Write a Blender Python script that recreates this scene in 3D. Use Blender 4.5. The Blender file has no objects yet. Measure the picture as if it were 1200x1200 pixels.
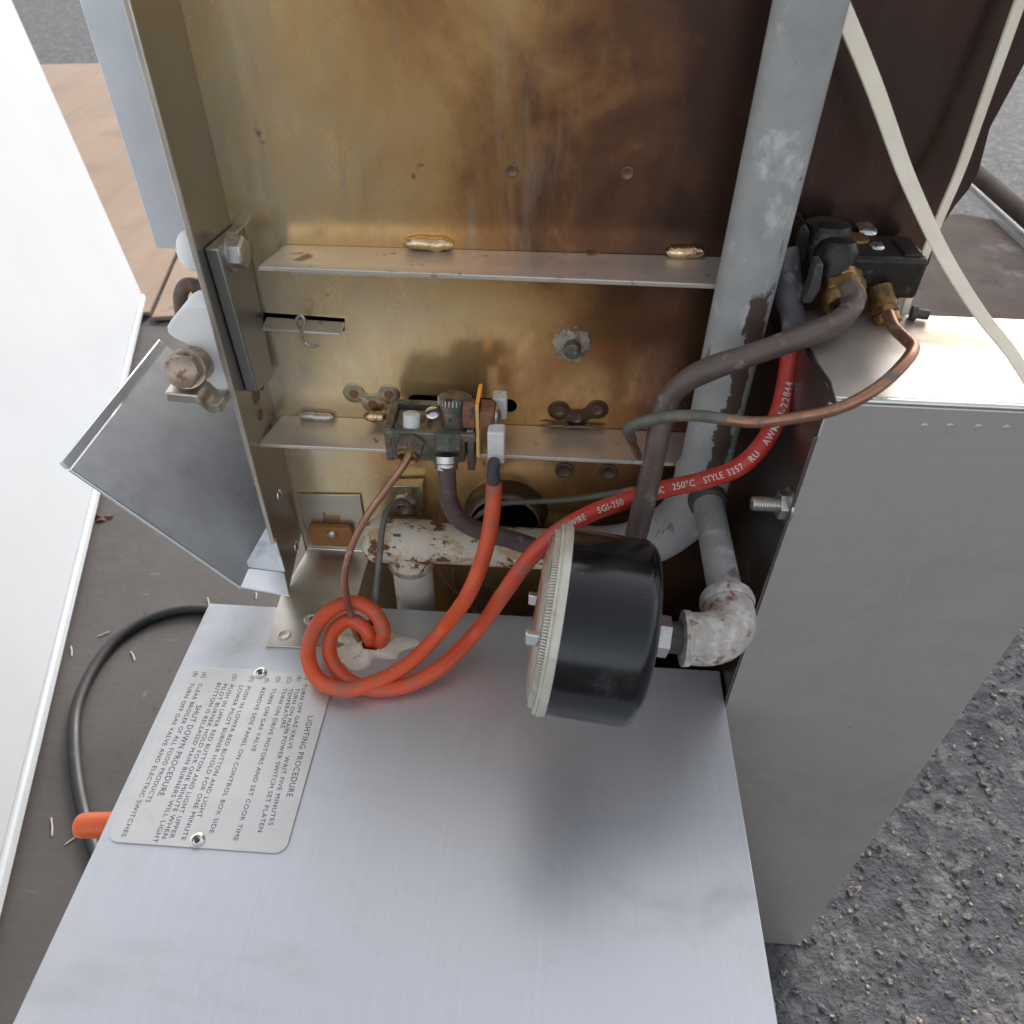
import bpy, bmesh, math, random
from mathutils import Vector, Matrix, noise
from mathutils.geometry import tessellate_polygon
random.seed(7)
SC = bpy.context.scene
COL = SC.collection
R = math.radians

# ------------------------------------------------------------------ camera
# basis recovered from the vanishing points of the machine's own vertical and receding edges
CX = Vector((0.9979, 0.0636, 0.0125)).normalized()      # right
CFW = Vector((-0.0389, 0.7423, -0.6689)).normalized()   # forward
CDN = CFW.cross(CX).normalized()                        # down
CX = CDN.cross(CFW).normalized()
CAM = Vector((0.0, -0.5, 1.0))
F = 909.0
cam_d = bpy.data.cameras.new('camera')
cam = bpy.data.objects.new('camera', cam_d)
COL.objects.link(cam)
cam_d.sensor_width = 36.0
cam_d.lens = F / 1200.0 * 36.0
cam_d.clip_start = 0.02
cam_d.clip_end = 300
m = Matrix.Identity(4)
for i in range(3):
    m[i][0] = CX[i]; m[i][1] = -CDN[i]; m[i][2] = -CFW[i]; m[i][3] = CAM[i]
cam.matrix_world = m
cam_d.dof.use_dof = True
cam_d.dof.focus_distance = 0.58
cam_d.dof.aperture_fstop = 13
SC.camera = cam

# ------------------------------------------------------------------ light
SUN_DIR = Vector((0.20, 0.84, 0.55)).normalized()       # towards the sun: from behind the machine, a little right
w = bpy.data.worlds.new('World'); SC.world = w; w.use_nodes = True
nt = w.node_tree
bg = nt.nodes['Background']
sky = nt.nodes.new('ShaderNodeTexSky')
sky.sky_type = 'NISHITA'; sky.sun_disc = False
sky.sun_elevation = math.asin(SUN_DIR.z)
sky.sun_rotation = math.atan2(SUN_DIR.x, SUN_DIR.y)
sky.air_density = 1.0; sky.dust_density = 3.0; sky.ozone_density = 1.0
hs = nt.nodes.new('ShaderNodeHueSaturation')          # thin high cloud: a whiter sky
hs.inputs['Saturation'].default_value = .34
nt.links.new(sky.outputs[0], hs.inputs['Color'])
nt.links.new(hs.outputs[0], bg.inputs[0])
bg.inputs[1].default_value = 0.15
sun_d = bpy.data.lights.new('sun', 'SUN')
sun_d.energy = .6; sun_d.angle = R(16); sun_d.color = (1.0, 0.94, 0.86)
sun = bpy.data.objects.new('sun', sun_d); COL.objects.link(sun)
sun.rotation_euler = SUN_DIR.to_track_quat('Z', 'Y').to_euler()
sun.location = SUN_DIR * 5
SC.view_settings.view_transform = 'Standard'
SC.view_settings.look = 'None'
SC.view_settings.exposure = 1.16
SC.view_settings.gamma = 1.0

# ------------------------------------------------------------------ helpers
def ray(u, v): return CX * ((u - 600) / F) + CDN * ((v - 600) / F) + CFW
def PY(u, v, y): r = ray(u, v); return CAM + r * ((y - CAM.y) / r.y)
def PZ(u, v, z): r = ray(u, v); return CAM + r * ((z - CAM.z) / r.z)
def PX(u, v, x): r = ray(u, v); return CAM + r * ((x - CAM.x) / r.x)
def pix(p):
    q = Vector(p) - CAM; d = q.dot(CFW)
    return 600 + F * q.dot(CX) / d, 600 + F * q.dot(CDN) / d
def px2m(n, p): return n * (Vector(p) - CAM).dot(CFW) / F
Z0 = 0.4933            # top of the control box
LOC = {}

def tag(o, label=None, cat=None, group=None, kind=None):
    if label: o['label'] = label
    if cat: o['category'] = cat
    if group: o['group'] = group
    if kind: o['kind'] = kind
    return o
def thing(name, loc, label, cat, group=None):
    o = bpy.data.objects.new(name, None); COL.objects.link(o)
    o.empty_display_size = 0.02
    o.location = loc; LOC[o.name] = Vector(loc)
    return tag(o, label, cat, group)

class MB:
    def __init__(s): s.v = []; s.f = []
    def add(s, vs, fs):
        n = len(s.v); s.v += [Vector(x) for x in vs]; s.f += [tuple(i + n for i in f) for f in fs]; return s
    def hexa(s, c):
        return s.add(c, [(0, 3, 2, 1), (4, 5, 6, 7), (0, 1, 5, 4), (1, 2, 6, 5), (2, 3, 7, 6), (3, 0, 4, 7)])
    def box(s, a, b):
        x0, x1 = sorted((a[0], b[0])); y0, y1 = sorted((a[1], b[1])); z0, z1 = sorted((a[2], b[2]))
        return s.hexa([(x0, y0, z0), (x1, y0, z0), (x1, y1, z0), (x0, y1, z0), (x0, y0, z1), (x1, y0, z1), (x1, y1, z1), (x0, y1, z1)])
    def prism(s, poly, ext):
        ext = Vector(ext); poly = [Vector(p) for p in poly]; n = len(poly)
        nrm = Vector((0, 0, 0))
        for i in range(n): nrm += poly[i].cross(poly[(i + 1) % n])
        if nrm.dot(ext) > 0: poly = poly[::-1]
        top = [p + ext for p in poly]
        fs = [tuple(range(n)), tuple(range(2 * n - 1, n - 1, -1))]
        fs += [(i, n + i, n + (i + 1) % n, (i + 1) % n) for i in range(n)]
        return s.add(poly + top, [f[::-1] if False else f for f in fs])
    def lathe(s, org, axis, prof, n=24, capa=True, capb=True, ph=0.0):
        org = Vector(org); ax = Vector(axis).normalized()
        q = ax.to_track_quat('Z', 'Y'); e1 = q @ Vector((1, 0, 0)); e2 = q @ Vector((0, 1, 0))
        vs = []; fs = []
        for (t, r) in prof:
            for k in range(n):
                a = 2 * math.pi * k / n + ph
                vs.append(org + ax * t + (e1 * math.cos(a) + e2 * math.sin(a)) * r)
        for i in range(len(prof) - 1):
            for k in range(n):
                k2 = (k + 1) % n
                fs.append((i * n + k, i * n + k2, (i + 1) * n + k2, (i + 1) * n + k))
        if capa: fs.append(tuple(range(n - 1, -1, -1)))
        if capb: fs.append(tuple((len(prof) - 1) * n + k for k in range(n)))
        return s.add(vs, fs)
    def cyl(s, a, b, r, r2=None, n=16, bev=0.0):
        a = Vector(a); b = Vector(b); L = (b - a).length; r2 = r if r2 is None else r2
        pr = [(0, r), (L, r2)] if not bev else [(0, r - bev), (bev, r), (L - bev, r2), (L, r2 - bev)]
        return s.lathe(a, b - a, pr, n)
    def ribbon(s, path, rad, n=14, flat=1.0, ref=None, caps=True, sq=1.0):
        """sweep a round (or flattened) section along a list of points"""
        N = len(path)
        rad = rad if isinstance(rad, (list, tuple)) else [rad] * N
        ref = Vector(ref) if ref else Vector((0.13, -0.7, 0.7))
        vs = []; fs = []
        prev = None
        for i in range(N):
            t = (path[min(i + 1, N - 1)] - path[max(i - 1, 0)]).normalized()
            if prev is None:
                a = (ref - t * ref.dot(t)).normalized()
            else:
                a = (prev - t * prev.dot(t)).normalized()
            prev = a
            b = t.cross(a)
            for k in range(n):
                an = 2 * math.pi * k / n
                ca, sa = math.cos(an), math.sin(an)
                vs.append(path[i] + a * (math.copysign(abs(ca) ** sq, ca) * rad[i] * flat) + b * (math.copysign(abs(sa) ** sq, sa) * rad[i]))
        for i in range(N - 1):
            for k in range(n):
                k2 = (k + 1) % n
                fs.append((i * n + k, i * n + k2, (i + 1) * n + k2, (i + 1) * n + k))
        if caps:
            fs.append(tuple(range(n - 1, -1, -1))); fs.append(tuple((N - 1) * n + k for k in range(n)))
        return s.add(vs, fs)
    def mesh(s, name, mat, off=(0, 0, 0), angle=38, bevel=0.0):
        off = Vector(off)
        me = bpy.data.meshes.new(name)
        me.from_pydata([tuple(v - off) for v in s.v], [], s.f)
        me.update()
        bm = bmesh.new(); bm.from_mesh(me); bmesh.ops.recalc_face_normals(bm, faces=bm.faces); bm.to_mesh(me); bm.free()
        me.materials.append(mat)
        for p in me.polygons: p.use_smooth = True
        me.set_sharp_from_angle(angle=R(angle))
        return me
    def build(s, name, mat, parent=None, loc=None, bevel=0.0, angle=38, seg=2, label=None):
        root = parent
        while root is not None and root.parent: root = root.parent
        if root is not None: off = LOC.get(root.name, Vector((0, 0, 0)))
        else: off = Vector(loc) if loc is not None else Vector((0, 0, 0))
        o = bpy.data.objects.new(name, s.mesh(name, mat, off, angle))
        COL.objects.link(o)
        if parent is not None: o.parent = parent
        else:
            o.location = off; LOC[o.name] = off
        if bevel:
            b = o.modifiers.new('bevel', 'BEVEL'); b.width = bevel; b.segments = seg; b.limit_method = 'ANGLE'; b.angle_limit = R(35)
            b.harden_normals = False
        if label: o['label'] = label
        return o

def piece(name, me, pos, axis, parent, scale=1.0, spin=0.0):
    """a small repeated part: shares its mesh, local +Z along axis"""
    root = parent
    while root.parent: root = root.parent
    o = bpy.data.objects.new(name, me); COL.objects.link(o); o.parent = parent
    o.location = Vector(pos) - LOC[root.name]
    q = Vector(axis).to_track_quat('Z', 'Y')
    o.rotation_mode = 'QUATERNION'
    from mathutils import Quaternion
    o.rotation_quaternion = q @ Quaternion((0, 0, 1), spin)
    o.scale = (scale,) * 3
    return o

def smooth(pts, sub=8):
    pts = [Vector(p) for p in pts]
    P = [pts[0] * 2 - pts[1]] + pts + [pts[-1] * 2 - pts[-2]]
    out = []
    for i in range(1, len(P) - 2):
        p0, p1, p2, p3 = P[i - 1], P[i], P[i + 1], P[i + 2]
        d0 = max((p1 - p0).length, 1e-6) ** .5; d1 = max((p2 - p1).length, 1e-6) ** .5; d2 = max((p3 - p2).length, 1e-6) ** .5
        m1 = (p1 - p0) / d0 - (p2 - p0) / (d0 + d1) + (p2 - p1) / d1
        m2 = (p2 - p1) / d1 - (p3 - p1) / (d1 + d2) + (p3 - p2) / d2
        m1 *= d1; m2 *= d1
        for k in range(sub):
            t = k / sub; t2 = t * t; t3 = t2 * t
            out.append(p1 * (2 * t3 - 3 * t2 + 1) + m1 * (t3 - 2 * t2 + t) + p2 * (-2 * t3 + 3 * t2) + m2 * (t3 - t2))
    out.append(pts[-1])
    return out

def plate_with_holes(outer, holes, y, th, to3):
    """flat sheet with real cut-outs; loops are 2D, to3 maps (a, b, depth) to world"""
    loops = [outer] + holes
    flat = [p for l in loops for p in l]
    tris = tessellate_polygon([[Vector((p[0], p[1], 0)) for p in l] for l in loops])
    n = len(flat); b = MB()
    vs = [to3(p[0], p[1], 0) for p in flat] + [to3(p[0], p[1], th) for p in flat]
    fs = [tuple(t) for t in tris] + [tuple(i + n for i in reversed(t)) for t in tris]
    k = 0
    for l in loops:
        m_ = len(l)
        for i in range(m_):
            a, c = k + i, k + (i + 1) % m_
            fs.append((a, c, c + n, a + n))
        k += m_
    return b.add(vs, fs)
def ellipse(cx, cz, rx, rz, n=28): return [(cx + rx * math.cos(2 * math.pi * k / n), cz + rz * math.sin(2 * math.pi * k / n)) for k in range(n)]
def stadium(x0, x1, cz, r, n=8):
    return [(x1 - r + r * math.cos(-math.pi / 2 + math.pi * k / n), cz + r * math.sin(-math.pi / 2 + math.pi * k / n)) for k in range(n + 1)] + \
           [(x0 + r + r * math.cos(math.pi / 2 + math.pi * k / n), cz + r * math.sin(math.pi / 2 + math.pi * k / n)) for k in range(n + 1)]
def roundrect(x0, x1, y0, y1, r, n=5):
    out = []
    for cx, cy, a in ((x1 - r, y1 - r, 0), (x0 + r, y1 - r, 90), (x0 + r, y0 + r, 180), (x1 - r, y0 + r, 270)):
        for k in range(n + 1):
            t = R(a + 90 * k / n); out.append((cx + r * math.cos(t), cy + r * math.sin(t)))
    return out

# ------------------------------------------------------------------ materials
def N(t, kind, **kw):
    n = t.nodes.new('ShaderNode' + kind)
    for k, v in kw.items(): setattr(n, k, v)
    return n
def L(t, a, b): t.links.new(a, b)
def mixcol(t, fac, a, b, mode='MIX'):
    n = N(t, 'Mix', data_type='RGBA', blend_type=mode)
    for s, x in ((n.inputs[0], fac), (n.inputs[6], a), (n.inputs[7], b)):
        if hasattr(x, 'is_output'): L(t, x, s)
        elif isinstance(x, (int, float)): s.default_value = x
        else: s.default_value = (x[0], x[1], x[2], 1)
    return n.outputs[2]
def rng(t, src, a, b, c=0.0, d=1.0, sm=False):
    n = N(t, 'MapRange'); n.interpolation_type = 'SMOOTHSTEP' if sm else 'LINEAR'
    L(t, src, n.inputs[0])
    for i, x in enumerate((a, b, c, d)): n.inputs[1 + i].default_value = x
    return n.outputs[0]
def math_(t, op, a, b=0.0):
    n = N(t, 'Math', operation=op)
    for s, x in ((n.inputs[0], a), (n.inputs[1], b)):
        if hasattr(x, 'is_output'): L(t, x, s)
        else: s.default_value = x
    return n.outputs[0]
def noise_(t, vec, scale, detail=4, rough=.55, stretch=None, dist=0.0, seed=0):
    mp = N(t, 'Mapping'); L(t, vec, mp.inputs[0])
    if stretch: mp.inputs[3].default_value = stretch
    mp.inputs[1].default_value = (seed * 1.37, seed * 2.11, seed * .73)
    n = N(t, 'TexNoise'); L(t, mp.outputs[0], n.inputs['Vector'])
    n.inputs['Scale'].default_value = scale; n.inputs['Detail'].default_value = detail
    n.inputs['Roughness'].default_value = rough; n.inputs['Distortion'].default_value = dist
    return n.outputs[0]

def mat(name, base, rough=.5, metal=0.0, var=.15, vs=40, stretch=None, rvar=.08, bump=0.0, bs=300, bstretch=None, spots=(), coat=0.0, spec=.5, seed=None):
    """base colour with mottling, worn patches [(colour, scale, lo, hi, rough, metal, stretch)] and fine relief"""
    mt = bpy.data.materials.new(name); mt.use_nodes = True
    t = mt.node_tree; bs_ = t.nodes['Principled BSDF']
    seed = seed if seed is not None else (sum(map(ord, name)) % 17)
    oc = N(t, 'TexCoord').outputs['Object']
    n1 = noise_(t, oc, vs, 5, .6, stretch, seed=seed)
    fac = rng(t, n1, .3, .7)
    c = mixcol(t, fac, [x * (1 - var) for x in base], [min(1, x * (1 + var)) for x in base])
    n2 = noise_(t, oc, vs * .27, 4, .6, None, seed=seed + 3)
    r = rng(t, n2, .3, .7, max(.03, rough - rvar), min(1, rough + rvar))
    mt_ = None
    h = None
    for i, s in enumerate(spots):
        col, sc, lo, hi, sr, sm = s[:6]; ss = s[6] if len(s) > 6 else None
        k = rng(t, noise_(t, oc, sc, 6, .65, ss, .3, seed + 5 + i), lo, hi, 0, 1, True)
        c = mixcol(t, k, c, col)
        r = math_(t, 'ADD', math_(t, 'MULTIPLY', r, math_(t, 'SUBTRACT', 1, k)), math_(t, 'MULTIPLY', k, sr))
        if metal:
            base_m = metal if mt_ is None else mt_
            mt_ = math_(t, 'ADD', math_(t, 'MULTIPLY', base_m, math_(t, 'SUBTRACT', 1, k)), math_(t, 'MULTIPLY', k, sm))
    L(t, c, bs_.inputs['Base Color']); L(t, r, bs_.inputs['Roughness'])
    if mt_ is None: bs_.inputs['Metallic'].default_value = metal
    else: L(t, mt_, bs_.inputs['Metallic'])
    bs_.inputs['Specular IOR Level'].default_value = spec
    bs_.inputs['Coat Weight'].default_value = coat
    if bump:
        b = N(t, 'Bump'); b.inputs['Strength'].default_value = bump; b.inputs['Distance'].default_value = .001
        L(t, noise_(t, oc, bs, 4, .6, bstretch, seed=seed + 9), b.inputs['Height']); L(t, b.outputs[0], bs_.inputs['Normal'])
    return mt

def brushed(name, base, rough, stretch, smudge=(.25, .22, .19), smk=.35, metal=1.0, bump=.12, sc=60, lo=.5, hi=.8, lf=9.0):
    """stainless sheet: grain drawn along one axis, dull smears and handling marks"""
    mt = bpy.data.materials.new(name); mt.use_nodes = True
    t = mt.node_tree; b = t.nodes['Principled BSDF']
    oc = N(t, 'TexCoord').outputs['Object']
    g = noise_(t, oc, sc, 6, .7, stretch)
    c = mixcol(t, rng(t, g, .3, .7), [x * .96 for x in base], [x * 1.03 for x in base])
    sm = rng(t, noise_(t, oc, 7, 6, .62, (1, 1.6, 1), .6, 4), lo, hi, 0, 1, True)
    sm2 = rng(t, noise_(t, oc, 40, 6, .75, None, .8, 8), .54, .75, 0, 1, True)
    c = mixcol(t, math_(t, 'MULTIPLY', sm, smk), c, smudge)
    c = mixcol(t, math_(t, 'MULTIPLY', sm2, .16), c, [x * .55 for x in base])
    # fine pale scratches in two directions and a few dark specks
    for k, (ss, se) in enumerate((((.5, 9, 9), 3), ((9, .6, .8), 11))):
        sc_k = rng(t, noise_(t, oc, 16, 3, .5, ss, 1.2, se), .70, .74, 0, .32, True)
        gate = rng(t, noise_(t, oc, 11, 3, .5, None, 0, se + 2), .52, .62, 0, 1, True)
        c = mixcol(t, math_(t, 'MULTIPLY', sc_k, gate), c, (.85, .85, .84))
    sp = rng(t, noise_(t, oc, 130, 2, .5, None, 0, 21), .79, .81, 0, .6, True)
    c = mixcol(t, sp, c, (.10, .085, .07))
    r = math_(t, 'ADD', rng(t, g, .3, .7, rough - .025, rough + .03), math_(t, 'MULTIPLY', sm, .16))
    L(t, c, b.inputs['Base Color']); L(t, r, b.inputs['Roughness'])
    b.inputs['Metallic'].default_value = metal
    bp = N(t, 'Bump'); bp.inputs['Strength'].default_value = bump; bp.inputs['Distance'].default_value = .0004
    h = math_(t, 'ADD', math_(t, 'MULTIPLY', g, .5), math_(t, 'MULTIPLY', noise_(t, oc, 7, 3, .5, None, 0, 6), lf))
    L(t, h, bp.inputs['Height']); L(t, bp.outputs[0], b.inputs['Normal'])
    return mt

def tarnished(name):
    """heat-tinted sheet: straw and bronze, the colour darkening to brown towards the right end"""
    mt = bpy.data.materials.new(name); mt.use_nodes = True
    t = mt.node_tree; b = t.nodes['Principled BSDF']
    oc = N(t, 'TexCoord').outputs['Object']
    sx = N(t, 'SeparateXYZ'); L(t, oc, sx.inputs[0])
    cloud = noise_(t, oc, 9, 6, .62, (1, 1, .8), .5, 2)
    fine = noise_(t, oc, 70, 6, .7, (1, 1, .35), .3, 5)
    streak = noise_(t, oc, 30, 5, .7, (2.2, 1, .22), .4, 9)
    upper = rng(t, sx.outputs[2], .74, .79, 0, 1, True)
    amp = rng(t, upper, 0, 1, .05, .11)
    x = math_(t, 'ADD', sx.outputs[0], math_(t, 'MULTIPLY', rng(t, cloud, .25, .75, -1, 1), amp))
    x = math_(t, 'ADD', x, rng(t, fine, .25, .75, -.03, .03))
    # the top bay is browner
    x = math_(t, 'ADD', x, math_(t, 'MULTIPLY', upper, .065))
    f = rng(t, x, -.24, .26)
    cr = N(t, 'ValToRGB'); L(t, f, cr.inputs[0])
    st = [(0.0, (.72, .62, .49)), (.14, (.83, .66, .40)), (.30, (.83, .57, .27)), (.43, (.72, .425, .17)), (.54, (.50, .265, .105)), (.65, (.25, .12, .065)), (.80, (.115, .062, .044)), (1, (.10, .062, .05))]
    e = cr.color_ramp.elements
    while len(e) < len(st): e.new(.5)
    for i, (p, c) in enumerate(st): e[i].position = p; e[i].color = (*c, 1)
    c = mixcol(t, math_(t, 'MULTIPLY', math_(t, 'MULTIPLY', rng(t, streak, .52, .72, 0, .5, True), rng(t, upper, 0, 1, .15, 1)), rng(t, sx.outputs[0], -.06, .08, 1, .08)), cr.outputs[0], (.50, .43, .33))
    dark = rng(t, noise_(t, oc, 16, 6, .7, (1, 1, .7), .7, 12), .58, .80, 0, .32, True)
    c = mixcol(t, dark, c, (.13, .085, .05))
    rust = rng(t, noise_(t, oc, 42, 4, .6, None, .2, 14), .70, .76, 0, .8, True)
    c = mixcol(t, rust, c, (.20, .085, .03))
    L(t, c, b.inputs['Base Color'])
    L(t, rng(t, fine, .3, .7, .17, .31), b.inputs['Roughness'])
    L(t, rng(t, dark, 0, .32, .78, .55), b.inputs['Metallic'])
    bp = N(t, 'Bump'); bp.inputs['Strength'].default_value = .10; bp.inputs['Distance'].default_value = .0004
    L(t, math_(t, 'ADD', math_(t, 'MULTIPLY', fine, .35), math_(t, 'MULTIPLY', noise_(t, oc, 7, 3, .5, None, .2, 31), 5.0)), bp.inputs['Height']); L(t, bp.outputs[0], b.inputs['Normal'])
    return mt

RUST = (.16, .065, .025)
M = {}
M['panel'] = tarnished('heat_tinted_steel')
M['box'] = brushed('brushed_steel_box', (.60, .605, .615), .37, (1, .03, 1), smudge=(.42, .40, .38), smk=.7, metal=.70, sc=300, lf=6, bump=.05)
M['cab'] = brushed('brushed_steel_cabinet', (.71, .665, .62), .33, (.03, 1, 1), smudge=(.46, .42, .385), smk=.6, metal=.78, sc=300, lf=7, lo=.42, hi=.75, bump=.06)
M['cabtop'] = brushed('brushed_steel_top', (.50, .455, .41), .42, (.03, 1, 1), smudge=(.33, .24, .16), smk=.8, metal=.8, sc=120, lf=6, lo=.42, hi=.7)  # base darkened against sky glare; brown patches paint in tan reflections
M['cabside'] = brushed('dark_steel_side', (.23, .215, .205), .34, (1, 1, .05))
M['flange'] = brushed('grey_steel', (.40, .385, .36), .36, (1, 1, .06), smk=.5)
M['bar'] = brushed('dull_bar_steel', (.33, .325, .315), .42, (1, 1, .1))
M['rail'] = mat('rail_steel', (.62, .55, .46), .38, .62, .10, 50, (.1, 1, 1), spots=[((.20, .125, .08), 14, .55, .75, .5, .5), ((.30, .2, .13), 60, .6, .7, .5, .5)], bump=.1)
M['bright'] = mat('bright_steel', (.72, .70, .66), .22, 1.0, .08, 60)
M['bolt'] = mat('bolt_steel', (.50, .48, .44), .34, .95, .15, 120, spots=[((.28, .19, .11), 90, .55, .7, .6, .4)])
M['boltbrown'] = mat('tarnished_bolt', (.42, .33, .25), .38, .85, .2, 90, spots=[((.23, .11, .06), 110, .5, .66, .65, .2)])
M['plate'] = mat('plate_steel', (.62, .58, .50), .32, .95, .08, 60, (.1, 1, 1), spots=[((.36, .31, .24), 16, .55, .75, .45, .8)])
M['tray'] = mat('dull_galvanised', (.34, .35, .365), .45, .35, .12, 30, spots=[((.24, .24, .245), 12, .5, .75, .55, .3), ((.5, .5, .5), 150, .68, .75, .5, .6, (1, .2, 1))])
M['traylit'] = mat('pale_galvanised', (.70, .71, .72), .42, .45, .08, 40, spots=[((.4, .4, .4), 30, .55, .75, .5, .7)])  # same metal as the chute, with skylight put into a paler colour
M['strip'] = mat('pale_sheet', (.66, .68, .71), .34, .8, .06, 30, spots=[((.30, .29, .28), 18, .62, .8, .5, .5)])
M['white'] = mat('white_enamel', (.58, .61, .64), .42, 0, .02, 6)
M['whiteshade'] = mat('white_trim', (.58, .605, .635), .3, 0, .02, 10)
M['plastic'] = mat('white_nylon', (.86, .85, .83), .42, 0, .02, 60, spots=[((.7, .66, .58), 60, .68, .8, .5, 0)])
M['ceramic'] = mat('white_ceramic', (.72, .70, .65), .4, 0, .05, 120, spots=[((.42, .36, .28), 130, .62, .72, .6, 0)])
M['pipe'] = mat('grey_paint_pipe', (.34, .34, .325), .55, 0, .10, 50, spots=[((.55, .54, .52), 35, .55, .7, .5, 0), ((.17, .14, .12), 34, .60, .66, .6, 0, (1.6, 1.6, .45)), ((.12, .10, .09), 170, .66, .72, .6, 0)], bump=.35, bs=170)
M['teepipe'] = mat('cream_paint_rust', (.64, .575, .45), .48, 0, .08, 60, spots=[((.50, .34, .18), 55, .50, .60, .7, 0, (.7, 1, 1)), (RUST, 95, .55, .60, .85, 0, (.7, 1, 1)), ((.09, .045, .025), 130, .62, .67, .85, 0)], bump=.5, bs=120)
M['teedown'] = mat('cream_paint', (.60, .575, .49), .5, 0, .08, 50, spots=[((.40, .24, .11), 45, .54, .66, .7, 0, (1, 1, .5))], bump=.3, bs=150)
M['elbow'] = mat('chipped_elbow', (.40, .36, .315), .6, 0, .15, 90, spots=[((.56, .52, .47), 120, .46, .60, .55, 0), ((.24, .12, .07), 90, .56, .64, .75, 0), ((.15, .05, .04), 210, .66, .70, .7, 0)], bump=.9, bs=320)
M['thread'] = mat('dark_pipe_dope', (.07, .065, .06), .6, .2, .3, 150, bump=.5, bs=300)
M['black'] = mat('black_gauge_paint', (.005, .005, .0055), .15, 0, .1, 30, spots=[((.16, .15, .14), 190, .69, .71, .6, 0), ((.03, .03, .03), 30, .5, .7, .3, 0)], coat=.0, spec=.5)
M['ring'] = mat('yellowed_bezel', (.58, .545, .45), .38, .2, .08, 80, spots=[((.42, .35, .22), 70, .55, .7, .5, .2)])
M['dial'] = mat('yellowed_dial', (.74, .71, .62), .5, 0, .05, 40)
M['orange'] = mat('orange_silicone', (.66, .085, .022), .48, 0, .12, 60, spots=[((.36, .12, .075), 48, .50, .66, .65, 0, (1, 1, 1)), ((.23, .12, .09), 150, .64, .72, .7, 0), ((.62, .26, .17), 190, .64, .72, .6, 0)], bump=.15, bs=400)
M['red'] = mat('red_silicone_spare', (.50, .026, .016), .36, 0, .08, 60, spots=[((.40, .09, .06), 120, .64, .74, .6, 0)], bump=.08)
M['sleeve'] = mat('grey_boot', (.060, .056, .058), .5, 0, .15, 80, spots=[((.2, .19, .19), 70, .55, .7, .6, 0)])
M['ink'] = mat('white_print', (.66, .58, .54), .5, 0, .05, 200)
M['etch'] = mat('etched_letters', (.075, .075, .085), .55, .2, .35, 260)
M['copper'] = mat('worn_copper', (.40, .20, .125), .38, .85, .15, 90, spots=[((.28, .16, .11), 60, .5, .65, .5, .6), ((.14, .15, .115), 40, .52, .62, .75, .1), ((.62, .40, .30), 110, .6, .7, .3, .9)])
M['verdigris'] = mat('verdigris_tube', (.145, .145, .118), .6, .4, .2, 90, spots=[((.30, .19, .13), 45, .58, .70, .5, .6)])
M['darktube'] = mat('dirty_brown_tube', (.125, .095, .080), .48, .35, .15, 60, spots=[((.10, .075, .065), 40, .5, .68, .6, .2), ((.26, .20, .165), 60, .56, .66, .5, .3)], bump=.3, bs=250)
M['brass'] = mat('dirty_brass', (.34, .20, .065), .36, .9, .25, 110, spots=[((.11, .06, .028), 90, .42, .62, .6, .4), ((.62, .42, .16), 160, .62, .72, .3, .95)], bump=.2, bs=400)
M['brightbrass'] = mat('gilt_edge', (.85, .55, .20), .2, 1.0, .1, 90)
M['valve'] = mat('corroded_valve', (.21, .18, .135), .42, .6, .3, 80, spots=[((.085, .10, .075), 55, .45, .60, .75, .1), ((.17, .075, .05), 60, .54, .64, .75, .1), ((.50, .43, .32), 120, .62, .70, .4, .8), ((.035, .03, .026), 75, .60, .68, .8, .1)], bump=.9, bs=300)
M['valvedark'] = mat('sooty_valve', (.022, .019, .017), .36, .35, .3, 70, spots=[((.085, .072, .06), 80, .60, .72, .5, .3), ((.06, .032, .02), 60, .56, .7, .7, .1)], bump=.5, bs=260)
M['rust'] = mat('rust', (.24, .10, .055), .8, .1, .3, 120, spots=[((.11, .055, .035), 100, .5, .65, .85, 0)], bump=.6, bs=300)
M['rustbrown'] = mat('brown_shackle', (.17, .125, .105), .55, .5, .25, 90, spots=[((.27, .15, .09), 80, .55, .68, .7, .2)], bump=.3)
M['phenolic'] = mat('brown_insulator', (.36, .15, .04), .5, 0, .15, 120)
M['sealant'] = mat('cream_sealant', (.76, .70, .54), .6, 0, .08, 60, spots=[((.40, .34, .26), 90, .58, .7, .7, 0)], bump=.6, bs=180)
M['lining'] = mat('sooty_interior', (.035, .03, .026), .7, .3, .3, 30)  # interior darkness put into the colour, behind the openings
M['rubber'] = mat('black_rubber', (.016, .016, .017), .48, 0, .2, 50, spots=[((.06, .055, .05), 50, .58, .75, .6, 0)])
M['orangehard'] = mat('orange_plastic', (.80, .13, .02), .38, 0, .05, 60)
M['wire'] = mat('cream_fibreglass', (.80, .70, .54), .55, 0, .08, 60, spots=[((.80, .74, .62), 60, .55, .7, .5, 0)], bump=.4, bs=300, bstretch=(1, 1, .2))
M['brownsheet'] = mat('weathered_dark_sheet', (.060, .043, .038), .8, 0, .25, 14, spots=[((.15, .14, .14), 7, .54, .74, .8, 0), ((.035, .025, .022), 22, .55, .7, .8, 0)], spec=.12)
M['beam'] = mat('dark_brown_beam', (.040, .027, .022), .8, 0, .2, 20, spec=.12)
M['straw'] = mat('dry_straw', (.50, .46, .38), .7, 0, .2, 100)
M['leaf'] = mat('dry_leaf', (.16, .06, .045), .7, 0, .2, 100)
M['stone'] = mat('aggregate', (.11, .105, .105), .8, 0, .55, 130, spots=[((.40, .31, .23), 95, .56, .58, .8, 0), ((.055, .056, .06), 80, .54, .57, .8, 0)], bump=.4, bs=250)
M['board'] = mat('tan_plywood', (.27, .185, .125), .7, 0, .16, 10, (1, .12, 1), spots=[((.24, .16, .11), 5, .52, .72, .75, 0), ((.16, .12, .10), 14, .62, .75, .8, 0)], bump=.3, bs=80, bstretch=(1, .08, 1))
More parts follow.
